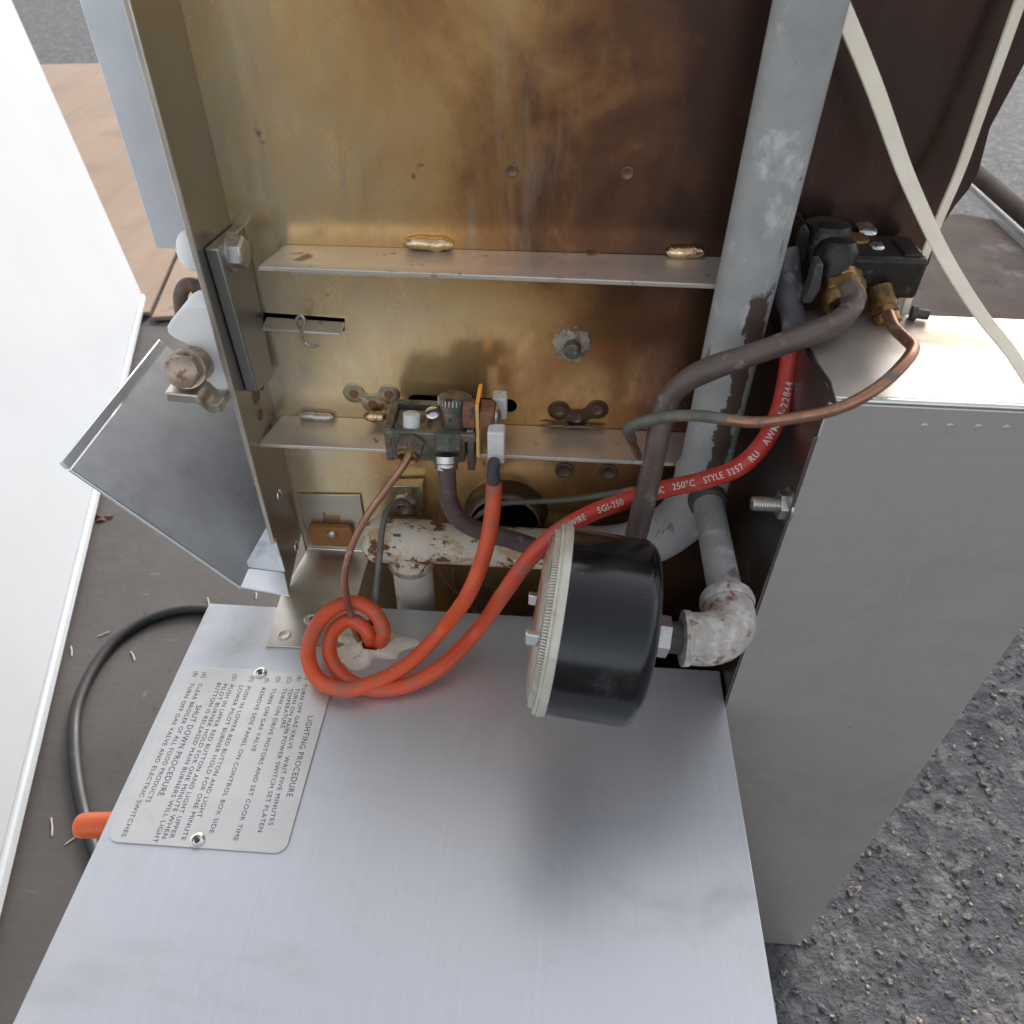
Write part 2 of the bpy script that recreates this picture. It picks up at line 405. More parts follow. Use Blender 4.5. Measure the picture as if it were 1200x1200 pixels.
M['asphalt'] = mat('asphalt', (.082, .083, .088), .85, 0, .35, 60, spots=[((.24, .20, .17), 75, .64, .68, .8, 0), ((.16, .15, .145), 28, .52, .62, .85, 0), ((.045, .042, .042), 40, .58, .66, .9, 0)], bump=1.0, bs=130)
M['slab'] = mat('stained_concrete', (.074, .065, .060), .68, 0, .22, 4, spots=[((.10, .088, .08), 2.2, .5, .68, .7, 0), ((.14, .13, .125), 26, .64, .74, .7, 0, (1, .35, 1)), ((.17, .165, .16), 40, .66, .71, .7, 0, (.12, 1, 1)), ((.035, .03, .028), 36, .66, .72, .8, 0)], bump=.5, bs=60)
# relief of asphalt and slab is centimetre-sized
for k, d in (('asphalt', .006), ('slab', .002)):
    for n in M[k].node_tree.nodes:
        if n.type == 'BUMP': n.inputs['Distance'].default_value = d

def peel(mt, x0, x1, z0, z1, col):
    # a long ragged strip where the paint has come away down to brown primer
    t = mt.node_tree; b = t.nodes['Principled BSDF']
    src = b.inputs['Base Color'].links[0].from_socket
    oc = N(t, 'TexCoord').outputs['Object']; sx = N(t, 'SeparateXYZ'); L(t, oc, sx.inputs[0])
    nz = math_(t, 'SUBTRACT', noise_(t, oc, 38, 6, .7, (1, 1, .55), .6, 3), .5)
    xx = math_(t, 'ADD', sx.outputs[0], math_(t, 'MULTIPLY', nz, .028))
    xx = math_(t, 'ADD', xx, math_(t, 'MULTIPLY', math_(t, 'SUBTRACT', sx.outputs[2], z0), -.035))
    zz = math_(t, 'ADD', sx.outputs[2], math_(t, 'MULTIPLY', nz, .03))
    k = math_(t, 'MULTIPLY', rng(t, xx, x0 - .0003, x0 + .0003), rng(t, xx, x1 - .0003, x1 + .0003, 1, 0))
    k = math_(t, 'MULTIPLY', k, math_(t, 'MULTIPLY', rng(t, zz, z0, z0 + .002), rng(t, zz, z1 - .004, z1, 1, 0)))
    k = math_(t, 'MULTIPLY', k, rng(t, sx.outputs[1], -.001, .0, 1, 0))
    L(t, mixcol(t, k, src, col), b.inputs['Base Color'])
# shared small meshes
def screw_slot(pos, axis, parent, r, spin=.5):
    b_ = MB().box((-r * .85, -r * .14, 0), (r * .85, r * .14, .0004))
    return piece('slot', b_.mesh('slot', M['thread']), pos, axis, parent, 1, spin)
def flat_rivet(r, h, mat_, n=18): return MB().lathe((0, 0, 0), (0, 0, 1), [(0, r), (h * .6, r * .97), (h, r * .8)], n).mesh('spot_weld', mat_)
ME_weld = MB().lathe((0, 0, 0), (0, 0, 1), [(0, .0052), (.0006, .0050), (.0008, .0040), (.0004, .0034), (.0003, .0001)], 20, capb=False).mesh('spot_weld', M['rail'])
M['spotdark'] = mat('dark_spot', (.20, .125, .085), .45, .7, .2, 150)
ME_welddark = MB().lathe((0, 0, 0), (0, 0, 1), [(0, .0052), (.0006, .0050), (.0008, .0040), (.0004, .0034), (.0003, .0001)], 20, capb=False).mesh('spot_weld', M['spotdark'])
def dome(r, h, mat_, n=20, name='screw_head'):
    pr = [(0, r)] + [(h * math.sin(a), r * math.cos(a)) for a in [R(x) for x in (15, 35, 55, 72, 85)]]
    return MB().lathe((0, 0, 0), (0, 0, 1), pr, n).mesh(name, mat_)

# ------------------------------------------------------------------ setting
g = MB()
g.add([(-40, -40, 0), (40, -40, 0), (40, 60, 0), (-40, 60, 0)], [(0, 1, 2, 3)])
gr = g.build('ground', M['asphalt']); tag(gr, 'grey asphalt yard with pale aggregate', 'ground', kind='structure')
# rough worn asphalt beside the machine, with real relief
b = MB(); nx, ny = 150, 190; x0, y0, dx, dy = .2, -.5, .0085, .0085
for j in range(ny + 1):
    for i in range(nx + 1):
        x = x0 + i * dx; y = y0 + j * dy
        e = min(i, j, nx - i, ny - j) / 6.0; e = max(0, min(1, e))
        h = .010 + .0035 * noise.noise((x * 45, y * 45, 3)) + .003 * noise.noise((x * 110, y * 110, 8)) + .008 * noise.noise((x * 9, y * 9, 1))
        b.v.append(Vector((x, y, .004 + max(0, h) * e)))
for j in range(ny):
    for i in range(nx):
        a = j * (nx + 1) + i; b.f.append((a, a + 1, a + nx + 2, a + nx + 1))
o = b.build('rough_asphalt', M['asphalt'], angle=180); tag(o, 'rough worn asphalt beside the steel cabinet', 'ground', kind='structure')
st = MB()
ico = bmesh.new(); bmesh.ops.create_icosphere(ico, subdivisions=1, radius=1); ico.verts.ensure_lookup_table()
IV = [v.co.copy() for v in ico.verts]; IF = [tuple(v.index for v in f.verts) for f in ico.faces]; ico.free()
for k in range(9000):
    x = random.uniform(.22, 1.35); y = random.uniform(-.45, 1.05)
    s = random.choice((.0015, .0018, .0025, .0025, .0036)) * random.uniform(.7, 1.5)
    h = .010 + .0035 * noise.noise((x * 45, y * 45, 3)) + .003 * noise.noise((x * 110, y * 110, 8)) + .008 * noise.noise((x * 9, y * 9, 1))
    rot = Matrix.Rotation(random.random() * 6.28, 3, 'Z') @ Matrix.Rotation(random.uniform(-.6, .6), 3, 'X')
    sc = Vector((s * random.uniform(.8, 1.5), s * random.uniform(.7, 1.2), s * random.uniform(.5, .8)))
    st.add([Vector((x, y, .004 + max(0, h) + s * .15)) + rot @ Vector((v.x * sc.x, v.y * sc.y, v.z * sc.z)) * random.uniform(.8, 1.15) for v in IV], IF)
o = st.build('gravel', M['stone'], angle=25); tag(o, 'loose pale aggregate bedded in the asphalt', 'gravel', kind='stuff')
b = MB(); b.box((-3.2, -1.6, .001), (-.16, 1.25, .004))
o = b.build('concrete_floor', M['slab']); tag(o, 'dark stained concrete floor left of the broiler', 'floor', kind='structure')

# plywood boards on the ground behind
p = [PZ(70, 150, .012), PZ(203, 300, .012), PZ(186, 356, .012), PZ(120, 352, .012), PZ(-60, 150, .012)]
zb = .006
A_ = PZ(208, 297, zb); B_ = PZ(178, 366, zb); d = (B_ - A_).normalized(); n_ = Vector((-d.y, d.x, 0)); n_ = n_ if n_.x < 0 else -n_
for nm, lab, q in (('plywood_board', 'tan plywood board lying on the ground, the one beside the white appliance', [A_ - d * 2.4, B_ + d * .02, B_ + d * .02 + n_ * 1.5, A_ - d * 2.4 + n_ * 1.5]),
                   ('plywood_board', 'tan plywood board lying on the ground, its open joint running under the flange cap', [A_ - d * 2.4 - n_ * .012, B_ + d * .05 - n_ * .012, B_ + d * .05 - n_ * 1.1, A_ - d * 2.4 - n_ * 1.1])):
    q = [Vector((v.x, v.y, zb)) for v in q]
    o = MB().prism(q, (0, 0, .012)).build(nm, M['board'], loc=sum(q, Vector()) / 4, bevel=.002)
    tag(o, lab, 'board', 'plywood boards on the ground')

# white appliance at the left
A_ = PZ(172, 352, .012); B_ = PZ(20, 1000, .012); T_ = PY(105, 200, A_.y)
upv = (T_ - A_); upv = upv / upv.z
along = (B_ - A_); Ln = along.length; along.normalize()
back = Vector((along.y, -along.x, 0)); back = back if back.x < 0 else -back
t = thing('white_appliance', A_ + along * .8, 'large glossy white enamelled appliance side with a folded bottom rim', 'appliance')
def wq(s, h, dpt): return A_ + along * s + upv * h + back * dpt
Lw = Ln + .5
def slab(b, s0, s1, h0, h1, d0, d1): return b.hexa([wq(s0, h0, d0), wq(s1, h0, d0), wq(s1, h0, d1), wq(s0, h0, d1), wq(s0, h1, d0), wq(s1, h1, d0), wq(s1, h1, d1), wq(s0, h1, d1)])
slab(MB(), 0, Lw, .020, 1.05, .004, .62).build('body', M['white'], t, bevel=.006)
slab(MB(), -.004, Lw, 0, .0185, 0, .6).build('bottom_rim', M['whiteshade'], t, bevel=.004)

# dark weathered sheet, beam and pale strip beyond the cabinet at the upper right
zb = .42
q = [PZ(u, v, zb) for u, v in ((1040, 300), (1098, 252), (1126, 250), (1166, 257), (1215, 300), (1300, 385), (1040, 385))]
o = MB().prism(q, (0, 0, -.03)).build('metal_sheet', M['brownsheet'], loc=q[3] - Vector((0, 0, .03)), bevel=.003)
tag(o, 'dark brown weathered metal sheet with grey blotches behind the steel cabinet', 'sheet')
a = PZ(1135, 196, .45); c = PZ(1290, 330, .45)
o = MB().cyl(a, c, .017, n=14).build('dark_bar', M['beam'], loc=a); tag(o, 'dark brown round bar crossing the top right corner', 'bar')
q = [PZ(1128, 216, .43), PZ(1136, 208, .43), PZ(1290, 346, .43), PZ(1280, 356, .43)]
o = MB().prism(q, (0, 0, -.012)).build('pale_strip', M['strip'], loc=q[0]); tag(o, 'pale metal edging strip beside the dark round bar', 'strip')
q = [PZ(1010, 205, .09), PZ(1400, 420, .09), PZ(1250, 700, .09), PZ(1010, 420, .09)]

# ------------------------------------------------------------------ broiler cabinet
cab = thing('broiler_cabinet', (0, 0, 0), 'heat-tinted brown steel broiler body with two angle rails across its open side', 'broiler')
XL, XR = -.217, .205
pz = lambda u, v: (PY(u, v, 0).x, PY(u, v, 0).z)
outer = [(XL, .02), (.20, .02), (.205, .70), pz(1088, 310), pz(1100, 270), pz(1120, 240), pz(1135, 222), pz(1147, 200), pz(1160, 150), (.27, 1.02), (XL, 1.02)]
s0 = pz(306, 372); s1 = pz(404, 379)
slot = [pz(308, 366), pz(404, 373), pz(404, 388), pz(308, 381)]
o1 = pz(478, 472); o2 = pz(606, 474)
bc = pz(593, 600); BR = .0325
holes = [slot, stadium(o1[0], o2[0], (o1[1] + o2[1]) / 2, .0062), ellipse(bc[0], bc[1], BR - .001, BR - .001, 36)]
pan = plate_with_holes(outer, holes, 0, .002, lambda a, b_, d_: Vector((a, d_, b_))).build('back_panel', M['panel'], cab, angle=30)
# shell behind
b = MB(); b.box((XL - .002, .0022, .02), (XL, .42, 1.02)); b.box((XR - .01, .0022, .02), (XR - .008, .42, .98)); b.box((XL, .42, .02), (XR - .008, .422, 1.02)); b.box((XL, .0022, 1.02), (.27, .42, 1.022)); b.box((XL, .06, .04), (XR - .012, .062, 1.0))
b.build('shell', M['lining'], cab)
# side flange with a hemmed front edge
YF = -.0575
zb_ = PX(338, 694, XL).z
q = [Vector((XL, -.0002, .02)), Vector((XL, YF, zb_)), Vector((XL, YF, 1.02)), Vector((XL, -.0002, 1.02))]
q[0] = Vector((XL, -.0002, zb_ + .02))
fl = MB().prism(q, (-.0025, 0, 0)).build('side_flange', M['flange'], cab)
MB().box((XL - .0032, YF - .002, zb_), (XL + .0006, YF, 1.02)).build('hem', M['plate'], fl, bevel=.0006)
for (u, v, s) in ((300, 463, 1.3), (305, 486, .9), (307, 452, .8), (316, 502, .7)):
    p = PX(u, v, XL); piece('spot_weld', ME_welddark, p, (1, 0, 0), cab, s)
ME_riv = dome(.0048, .0022, M['bright'], name='rivet')
for (u, v) in ((327, 580), (347, 640)):
    piece('rivet', ME_riv, PX(u, v, XL), (1, 0, 0), cab)
# rails
def rail(zc, xl, xr, yl, yr, zr):
    b = MB()
    cs = []
    th = .0034
    b.hexa([(xl, -.0003, zc - th), (xl - .0015, yl, zc - th), (xr, yr, zr - th), (xr, -.0003, zr - th), (xl + .008, -.0003, zc), (xl, yl, zc), (xr, yr, zr), (xr, -.0003, zr)])
    r_ = b.build('rail', M['rail'], cab, bevel=.0007)
    MB().hexa([(xl + .008, -.0026, zc - .02), (xl + .008, -.0003, zc - .02), (xr, -.0003, zr - .02), (xr, -.0026, zr - .02), (xl + .008, -.0026, zc - th), (xl + .008, -.0003, zc - th), (xr, -.0003, zr - th), (xr, -.0026, zr - th)]).build('rail_leg', M['rail'], r_)
    return r_
r1 = rail(.782, PZ(303, 312, .782).x, .118, PZ(303, 312, .782).y, PZ(835, 333, .7853).y, .7853)
r2 = rail(.6413, PZ(303, 520, .6413).x, .118, PZ(303, 520, .6413).y, PZ(800, 543, .643).y, .643)
def bead(u, v, y, half, rr, rl, mt_):
    p = PY(u, v, y); pts = [p + Vector((half * (k / 5 - 1), 0, random.uniform(-.0006, .0006))) for k in range(11)]
    ra = [rr * (max(.3, (1 - abs(k / 5 - 1) ** 5) ** .6)) * random.uniform(.9, 1.1) for k in range(11)]
    MB().ribbon(pts, ra, 10).build('weld_bead', mt_, rl)
M['weld'] = mat('tinted_weld', (.72, .52, .30), .22, 1.0, .3, 140, spots=[((.55, .25, .2), 120, .56, .66, .3, .9), ((.85, .8, .65), 100, .55, .65, .2, 1)], bump=.4, bs=500)
bead(502, 286, -.003, .0165, .0048, r1, M['weld']); bead(803, 296, -.003, .012, .0042, r1, M['weld'])
bead(370, 488, -.004, .014, .0035, r2, M['rail']); bead(440, 488, -.008, .009, .0045, r2, M['weld'])
bead(690, 301, -.003, .02, .0016, r1, M['spotdark']); bead(672, 500, -.003, .026, .0016, r2, M['spotdark'])
# three-lobed spot-weld plates
def lobes(pts, mt_, wm):
    c3 = [PY(u, v, -.0002) for u, v in pts]
    b = MB()
    for c in c3: b.lathe(c, (0, -1, 0), [(0, .0086), (.0005, .0085), (.0008, .0078)], 24)
    b.cyl(c3[0] + Vector((0, -.0005, 0)), c3[1] + Vector((0, -.0005, 0)), .0005, n=6)
    o_ = b.build('tab_plate', mt_, cab)
    for a_, c_ in ((0, 1), (1, 2)):
        pa, pc = c3[a_], c3[c_]; dd = (pc - pa).normalized(); nn = Vector((dd.z, 0, -dd.x)) * .0056
        MB().prism([pa + nn, pa - nn, pc - nn, pc + nn], (0, -.00065, 0)).build('web', mt_, o_)
    for c in c3: piece('spot_weld', wm, c + Vector((0, -.0006, 0)), (0, -1, 0), o_, .85)
M['tint'] = mat('straw_blue_tint', (.46, .39, .27), .32, .9, .15, 200, spots=[((.30, .14, .16), 70, .55, .68, .35, .9), ((.25, .28, .34), 90, .6, .7, .3, .9)])
ME_weldrust = MB().lathe((0, 0, 0), (0, 0, 1), [(0, .0045), (.0007, .0042), (.001, .003)], 18).mesh('spot_weld', M['rust'])
lobes([(415, 461), (437, 473), (456, 462)], M['tint'], ME_weldrust)
M['tintdark'] = mat('dark_tint', (.13, .08, .05), .36, .85, .15, 200)
lobes([(655, 481), (676, 490), (700, 480)], M['tintdark'], ME_welddark)
for (u, v) in ((661, 551), (713, 553)): piece('spot_weld', ME_welddark, PY(u, v, -.0003), (0, -1, 0), cab, 1.5)
for (u, v, s) in ((600, 200, .8), (735, 203, .8)): piece('spot_weld', ME_welddark, PY(u, v, -.0002), (0, -1, 0), cab, s)
# rusty stud with ragged washer
c = PY(671, 404, 0)
sd = MB().lathe(c, (0, -1, 0), [(0, .0062), (.010, .006), (.0115, .0045)], 18).build('stud', M['valve'], cab)
b = MB(); pr = [(0, .0135), (.002, .0125), (.003, .009)]
b.lathe(c, (0, -1, 0), pr, 26)
for i, v in enumerate(b.v):
    dv = v - c; dv.y = 0
    v += dv * random.uniform(-.13, .13)
M['crust'] = mat('pale_crust', (.36, .30, .24), .75, .2, .3, 200, spots=[((.2, .11, .06), 160, .5, .6, .8, 0)], bump=.8, bs=400)
b.build('washer', M['crust'], sd)
# louvre tab under the slot, with a cotter pin
ztab = PY(308, 375, 0).z
q = [PY(312, 371, -.0005), PY(404, 377, -.0005), PZ(399, 391, PY(404, 377, 0).z - .002), PZ(306, 385, ztab - .002)]
tb = MB().prism(q, (0, 0, -.0022)).build('louvre', M['rail'], cab, bevel=.0005)
pp = smooth([PY(350, 384, -.012), PY(347, 375, -.014), PY(352, 370, -.014), PY(357, 376, -.014), PY(353, 388, -.012), PY(356, 400, -.010), PY(362, 405, -.010), PY(374, 405, -.010)], 6)
MB().ribbon(pp, .0012, 8).build('cotter_pin', M['bolt'], tb)
# burner port: a flared tube standing proud of the panel
c3 = Vector((bc[0], 0, bc[1]))
pr = [(-.05, BR - .003), (-.001, BR - .002), (.015, BR - .0035), (.0165, BR - .002), (.0155, BR - .0005), (.010, BR + .0015), (.002, BR + .003), (-.0003, BR + .004)]
M['port'] = mat('burner_tube', (.16, .115, .085), .34, .85, .2, 60, spots=[((.30, .2, .13), 60, .58, .7, .4, .8), ((.05, .04, .035), 40, .55, .7, .6, .3)])
bp_ = MB().lathe(c3, (0, -1, 0), pr, 40, capa=False, capb=False).build('burner_port', M['port'], cab)
MB().lathe(c3 + Vector((0, .048, 0)), (0, -1, 0), [(0, BR - .003), (.001, BR - .003)], 30).build('port_back', M['lining'], bp_)
pts = [c3 + Vector((math.cos(a) * (BR - .0026), -.0165, math.sin(a) * (BR - .0026))) for a in [R(x * 9) for x in range(-2, 23)]]
MB().ribbon(pts, .0009, 6).build('port_lip', M['copper'], bp_)

# flat bar bolted inside the flange
t = thing('flat_bar', PX(290, 455, XL + .002), 'dull grey flat steel bar bolted to the inner face of the left flange', 'bar')
xb = XL + .0004
q = [Vector((xb, -.0575, 1 - .1968)), Vector((xb, -.012, 1 - .199)), Vector((xb, -.0235, 1 - .306)), Vector((xb, -.0425, 1 - .3137)), Vector((xb, -.0500, 1 - .309))]
q = [PX(239, 291, xb), PX(272, 263, xb), PX(308, 441, xb), PX(288, 459, xb)]
MB().prism(q, (.0088, 0, 0)).build('bar', M['bar'], t, bevel=.0012)
c = PX(271, 295, xb + .0088)
hb = MB().lathe(c, (1, 0, 0), [(0, .0105), (.0085, .0105), (.0098, .0092)], 6, ph=.35).build('bolt', M['bolt'], t, bevel=.0005)
MB().lathe(c, (1, 0, 0), [(0, .0122), (.0018, .0122)], 22).build('washer', M['bolt'], hb)

# nylon block with bolt and strap, outside the flange
t = thing('nylon_block', PY(235, 462, -.04), 'white nylon block with a rounded corner and a big brown bolt outside the left flange', 'block')
yb = -.052
q = [PY(u, v, yb) for u, v in ((250, 357), (219, 357), (212, 361), (199, 377), (195, 384), (196, 391), (203, 397), (216, 403), (232, 412), (240, 424), (243, 440), (240, 452), (247, 459), (281, 462))]
for v in q: v.x = min(v.x, XL - .0034)
MB().prism(q, (0, .022, 0)).build('block', M['plastic'], t, bevel=.002, seg=3)
cb = PY(213, 436, -.085); ce = PY(232, 424, -.045)
bo = MB().lathe(cb, ce - cb, [(0, .0105), (.0006, .0113), (.009, .0113), (.0095, .0095)], 6, ph=.2).build('bolt', M['boltbrown'], t, bevel=.0008)
ax = (ce - cb).normalized()
MB().lathe(cb + ax * .0096, ax, [(0, .0128), (.010, .0132), (.0105, .0128), (.030, .0125)], 26).build('collar', M['boltbrown'], bo)
MB().lathe(cb - ax * .0022, ax, [(0, .0085), (.001, .0100), (.0028, .0104)], 26).build('bolt_face', M['boltbrown'], bo)
zs = PY(205, 458, -.06).z
pp = smooth([PY(202, 459, -.075), PY(220, 461, -.074), PY(238, 463, -.073), PY(252, 473, -.068), PY(266, 473, -.062)], 5)
b = MB()
for i, p in enumerate(pp):
    p.x = min(p.x, XL - .0036)
    for dz in (.006, -.001):
        for dyy in (-.010, .010): b.v.append(p + Vector((0, dyy if dz > 0 or True else 0, dz)))
n = len(pp)
for i in range(n - 1):
    k = i * 4; b.f += [(k, k + 4, k + 5, k + 1), (k + 2, k + 3, k + 7, k + 6), (k, k + 2, k + 6, k + 4), (k + 1, k + 5, k + 7, k + 3)]
b.f += [(0, 1, 3, 2), (4 * n - 4, 4 * n - 2, 4 * n - 1, 4 * n - 3)]
b.build('strap', M['plate'], t, bevel=.001)

# chute sheet
ty = -.095
t = thing('drip_chute', PY(285, 690, ty), 'dull grey sheet metal chute sloping down to the foot of the left flange', 'chute')
a0 = PY(83, 551, ty); a1 = PY(283, 689, ty); dyv = Vector((0, .17, 0))
a1b = PX(330, 640, XL - .004)
nrm = (a1 - a0).cross(dyv).normalized()
MB().prism([a0, a1, a1 + dyv, a0 + dyv], nrm * .0018).build('sheet', M['tray'], t)
lipd = (a0 - a1).normalized()
MB().prism([a0 + Vector((0, -.0005, .001)), a0 + lipd * .006 + Vector((0, -.0005, -.004)), a0 + lipd * .010 + Vector((0, -.0005, -.002)), a0 + lipd * .006 + Vector((0, -.0005, .003))], dyv + Vector((0, .001, 0))).build('lip', M['strip'], t, bevel=.0008)
MB().ribbon([a0 + Vector((0, -.001, .001)), a1 + Vector((0, -.001, .001))], .0011, 8).build('rolled_edge', M['strip'], t)
zf = a1.z + .0025
MB().prism([PZ(285, 665, zf), PZ(333, 671, zf), PZ(339, 698, zf), PZ(278, 687, zf)], (0, 0, -.0016)).build('end_flap', M['traylit'], t, bevel=.0005)
pk = PX(316, 611, XL - .006)
MB().prism([PZ(286, 664, zf + .0004), pk, PZ(334, 670, zf + .0004)], (0, .0016, -.0008)).build('gusset', M['traylit'], t)  # lit part of the sheet's fold, added as a separate pale piece

# pale strip, cap and shackle left of the flange
ys = .012
q = [PY(u, v, ys) for u, v in ((140, 160), (183, 291), (222, 291), (300, 291), (262, 160))]
zt = 1.03
q = [PY(183, 291, ys), PY(182, 288, ys), Vector((PY(152, 200, ys).x, ys, zt)), Vector((XL - .004, ys, zt)), Vector((XL - .004, ys, PY(235, 292, ys).z))]
o = MB().prism(q, (0, .003, 0)).build('sheet_strip', M['strip'], loc=q[0], bevel=.0008)
tag(o, 'pale upright sheet metal strip behind the left flange with a smoky smear', 'strip')
c = PY(221, 300, -.030)
o = MB().lathe(c + Vector((.010, .012, 0)), (-.8, -.5, .1), [(0, .013), (.012, .013)] + [(.012 + .009 * math.sin(R(x)), .013 * math.cos(R(x))) for x in (20, 40, 60, 80)], 24).build('dome_cap', M['plastic'], loc=c)
tag(o, 'pale domed cap sticking out behind the left flange, above the brown shackle', 'cap')
pp = smooth([PY(250, 345, 0), PY(236, 336, -.004), PY(219, 334, -.008), PY(212, 344, -.010), PY(212, 358, -.010), PY(214, 372, -.010)], 7)
t = thing('shackle', PY(214, 372, -.01), 'brown rusty bent rod shackle above the white nylon block', 'shackle')
MB().ribbon(pp, .0050, 12).build('hook', M['rustbrown'], t)
pp = smooth([PY(252, 330, .004), PY(238, 330, .0), PY(232, 340, -.004), PY(240, 350, -.008), PY(256, 354, -.006)], 7)
MB().ribbon(pp, .0046, 12).build('ring', M['rustbrown'], t)

# ------------------------------------------------------------------ control box
XB0, XB1 = -.2811, .148
t = cb_ = thing('control_box', (-.07, -.24, 0), 'low brushed steel control box in front carrying the lighting instructions plate', 'control box')
ybk = -.0747; yb2 = -.069; yb3 = -.114
out = [(XB0, -.43), (XB1, -.43), (XB1, yb3), (.045, yb3), (.045, yb2), (-.165, yb2), (-.165, ybk), (XB0, ybk)]
hc = PZ(437, 757, Z0)
top = plate_with_holes(out, [ellipse(hc.x, hc.y, .0085, .0075, 20)], 0, .0015, lambda a, b_, d_: Vector((a, b_, Z0 - d_))).build('top', M['box'], cb_, bevel=.001)
b = MB(); b.box((XB0 + .001, -.4285, .03), (XB1 - .001, -.429, Z0 - .002)); b.box((XB0 + .0005, -.4285, .03), (XB0 + .002, ybk - .001, Z0 - .0017)); b.box((XB1 - .002, -.4285, .03), (XB1 - .0005, yb3 - .001, Z0 - .0017)); b.box((XB0 + .002, yb3 - .006, .03), (XB1 - .002, yb3 - .005, Z0 - .003))
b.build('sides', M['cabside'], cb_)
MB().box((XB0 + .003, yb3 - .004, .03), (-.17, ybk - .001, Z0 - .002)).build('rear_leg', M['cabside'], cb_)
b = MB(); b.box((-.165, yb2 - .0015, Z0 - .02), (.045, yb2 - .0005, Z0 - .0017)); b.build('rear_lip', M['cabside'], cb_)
# sealant around the cable hole
b = MB(); rings = 12; na = 56
for i in range(rings + 1):
    f_ = i / rings
    for k in range(na):
        a = 2 * math.pi * k / na
        edge = 1 + .20 * math.sin(3 * a + 1) + .13 * math.sin(7 * a) + .10 * noise.noise((math.cos(a) * 3, math.sin(a) * 3, 2))
        ix, iy = hc.x + .0086 * math.cos(a), hc.y + .0076 * math.sin(a)
        ox, oy = hc.x - .006 + .034 * edge * math.cos(a), hc.y + .001 + .021 * edge * math.sin(a)
        x = ix + (ox - ix) * f_; y = iy + (oy - iy) * f_
        h = .0042 * (1 - f_ ** 2.2) * (1 + .5 * noise.noise((x * 160, y * 160, 5))) + .0016 * noise.noise((x * 420, y * 420, 1)) * (1 - f_)
        b.v.append(Vector((x, y, Z0 + max(.0002, h) if i < rings else Z0 - .0004)))
for i in range(rings):
    for k in range(na):
        k2 = (k + 1) % na; b.f.append((i * na + k, i * na + k2, (i + 1) * na + k2, (i + 1) * na + k))
b.build('sealant', M['sealant'], cb_, angle=180)
MB().lathe((hc.x, hc.y, Z0 + .0005), (0, 0, 1), [(0, .0098), (.003, .0096), (.0034, .0086), (.0005, .0083), (-.006, .0083)], 24, capa=False, capb=False).build('grommet', M['strip'], cb_)
# instruction plate
ip = roundrect(-.2757, -.1556, -.2828, -.1411, .008)
PLT = MB().prism([Vector((x, y, Z0 + .0003)) for x, y in ip], (0, 0, .0012)).build('instruction_plate', mat('plate_satin', (.64, .62, .58), .40, .7, .05, 60, (.1, 1, 1), spots=[((.55, .50, .44), 20, .6, .75, .5, .5)]), cb_, bevel=.0003)
ME_pr = MB().lathe((0, 0, 0), (0, 0, 1), [(0, .0052), (.001, .005), (.0018, .0038), (.0018, .0028), (.0008, .0024), (.0006, .0002)], 20, capb=False).mesh('rivet', M['bright'])
ME_pc = MB().lathe((0, 0, 0), (0, 0, 1), [(0, .0017), (.0016, .0015)], 12).mesh('rivet_core', M['thread'])
for (u, v) in ((305, 789), (231, 985)):
    p = PZ(u, v, Z0 + .0015); rv = piece('rivet', ME_pr, p, (0, 0, 1), PLT)
    piece('rivet_core', ME_pc, p + Vector((0, 0, .0006)), (0, 0, 1), PLT)

def text_mesh(s, bold=0.0, fine=False):
    cu = bpy.data.curves.new('lettering', 'FONT'); cu.body = s; cu.size = 1; cu.resolution_u = 3; cu.offset = bold; cu.space_character = 1.12
    ob = bpy.data.objects.new('tmp', cu); COL.objects.link(ob)
    dg = bpy.context.evaluated_depsgraph_get(); dg.update()
    me = bpy.data.meshes.new_from_object(ob.evaluated_get(dg))
    if fine:
        bm = bmesh.new(); bm.from_mesh(me); bmesh.ops.triangulate(bm, faces=bm.faces)
        for lim in (.32, .2, .13):
            bmesh.ops.subdivide_edges(bm, edges=[e for e in bm.edges if e.calc_length() > lim], cuts=1); bmesh.ops.triangulate(bm, faces=bm.faces)
        bm.to_mesh(me); bm.free()
    vs = [v.co.copy() for v in me.vertices]; fs = [tuple(p.vertices) for p in me.polygons]
    bpy.data.objects.remove(ob); bpy.data.curves.remove(cu); bpy.data.meshes.remove(me)
    return vs, fs
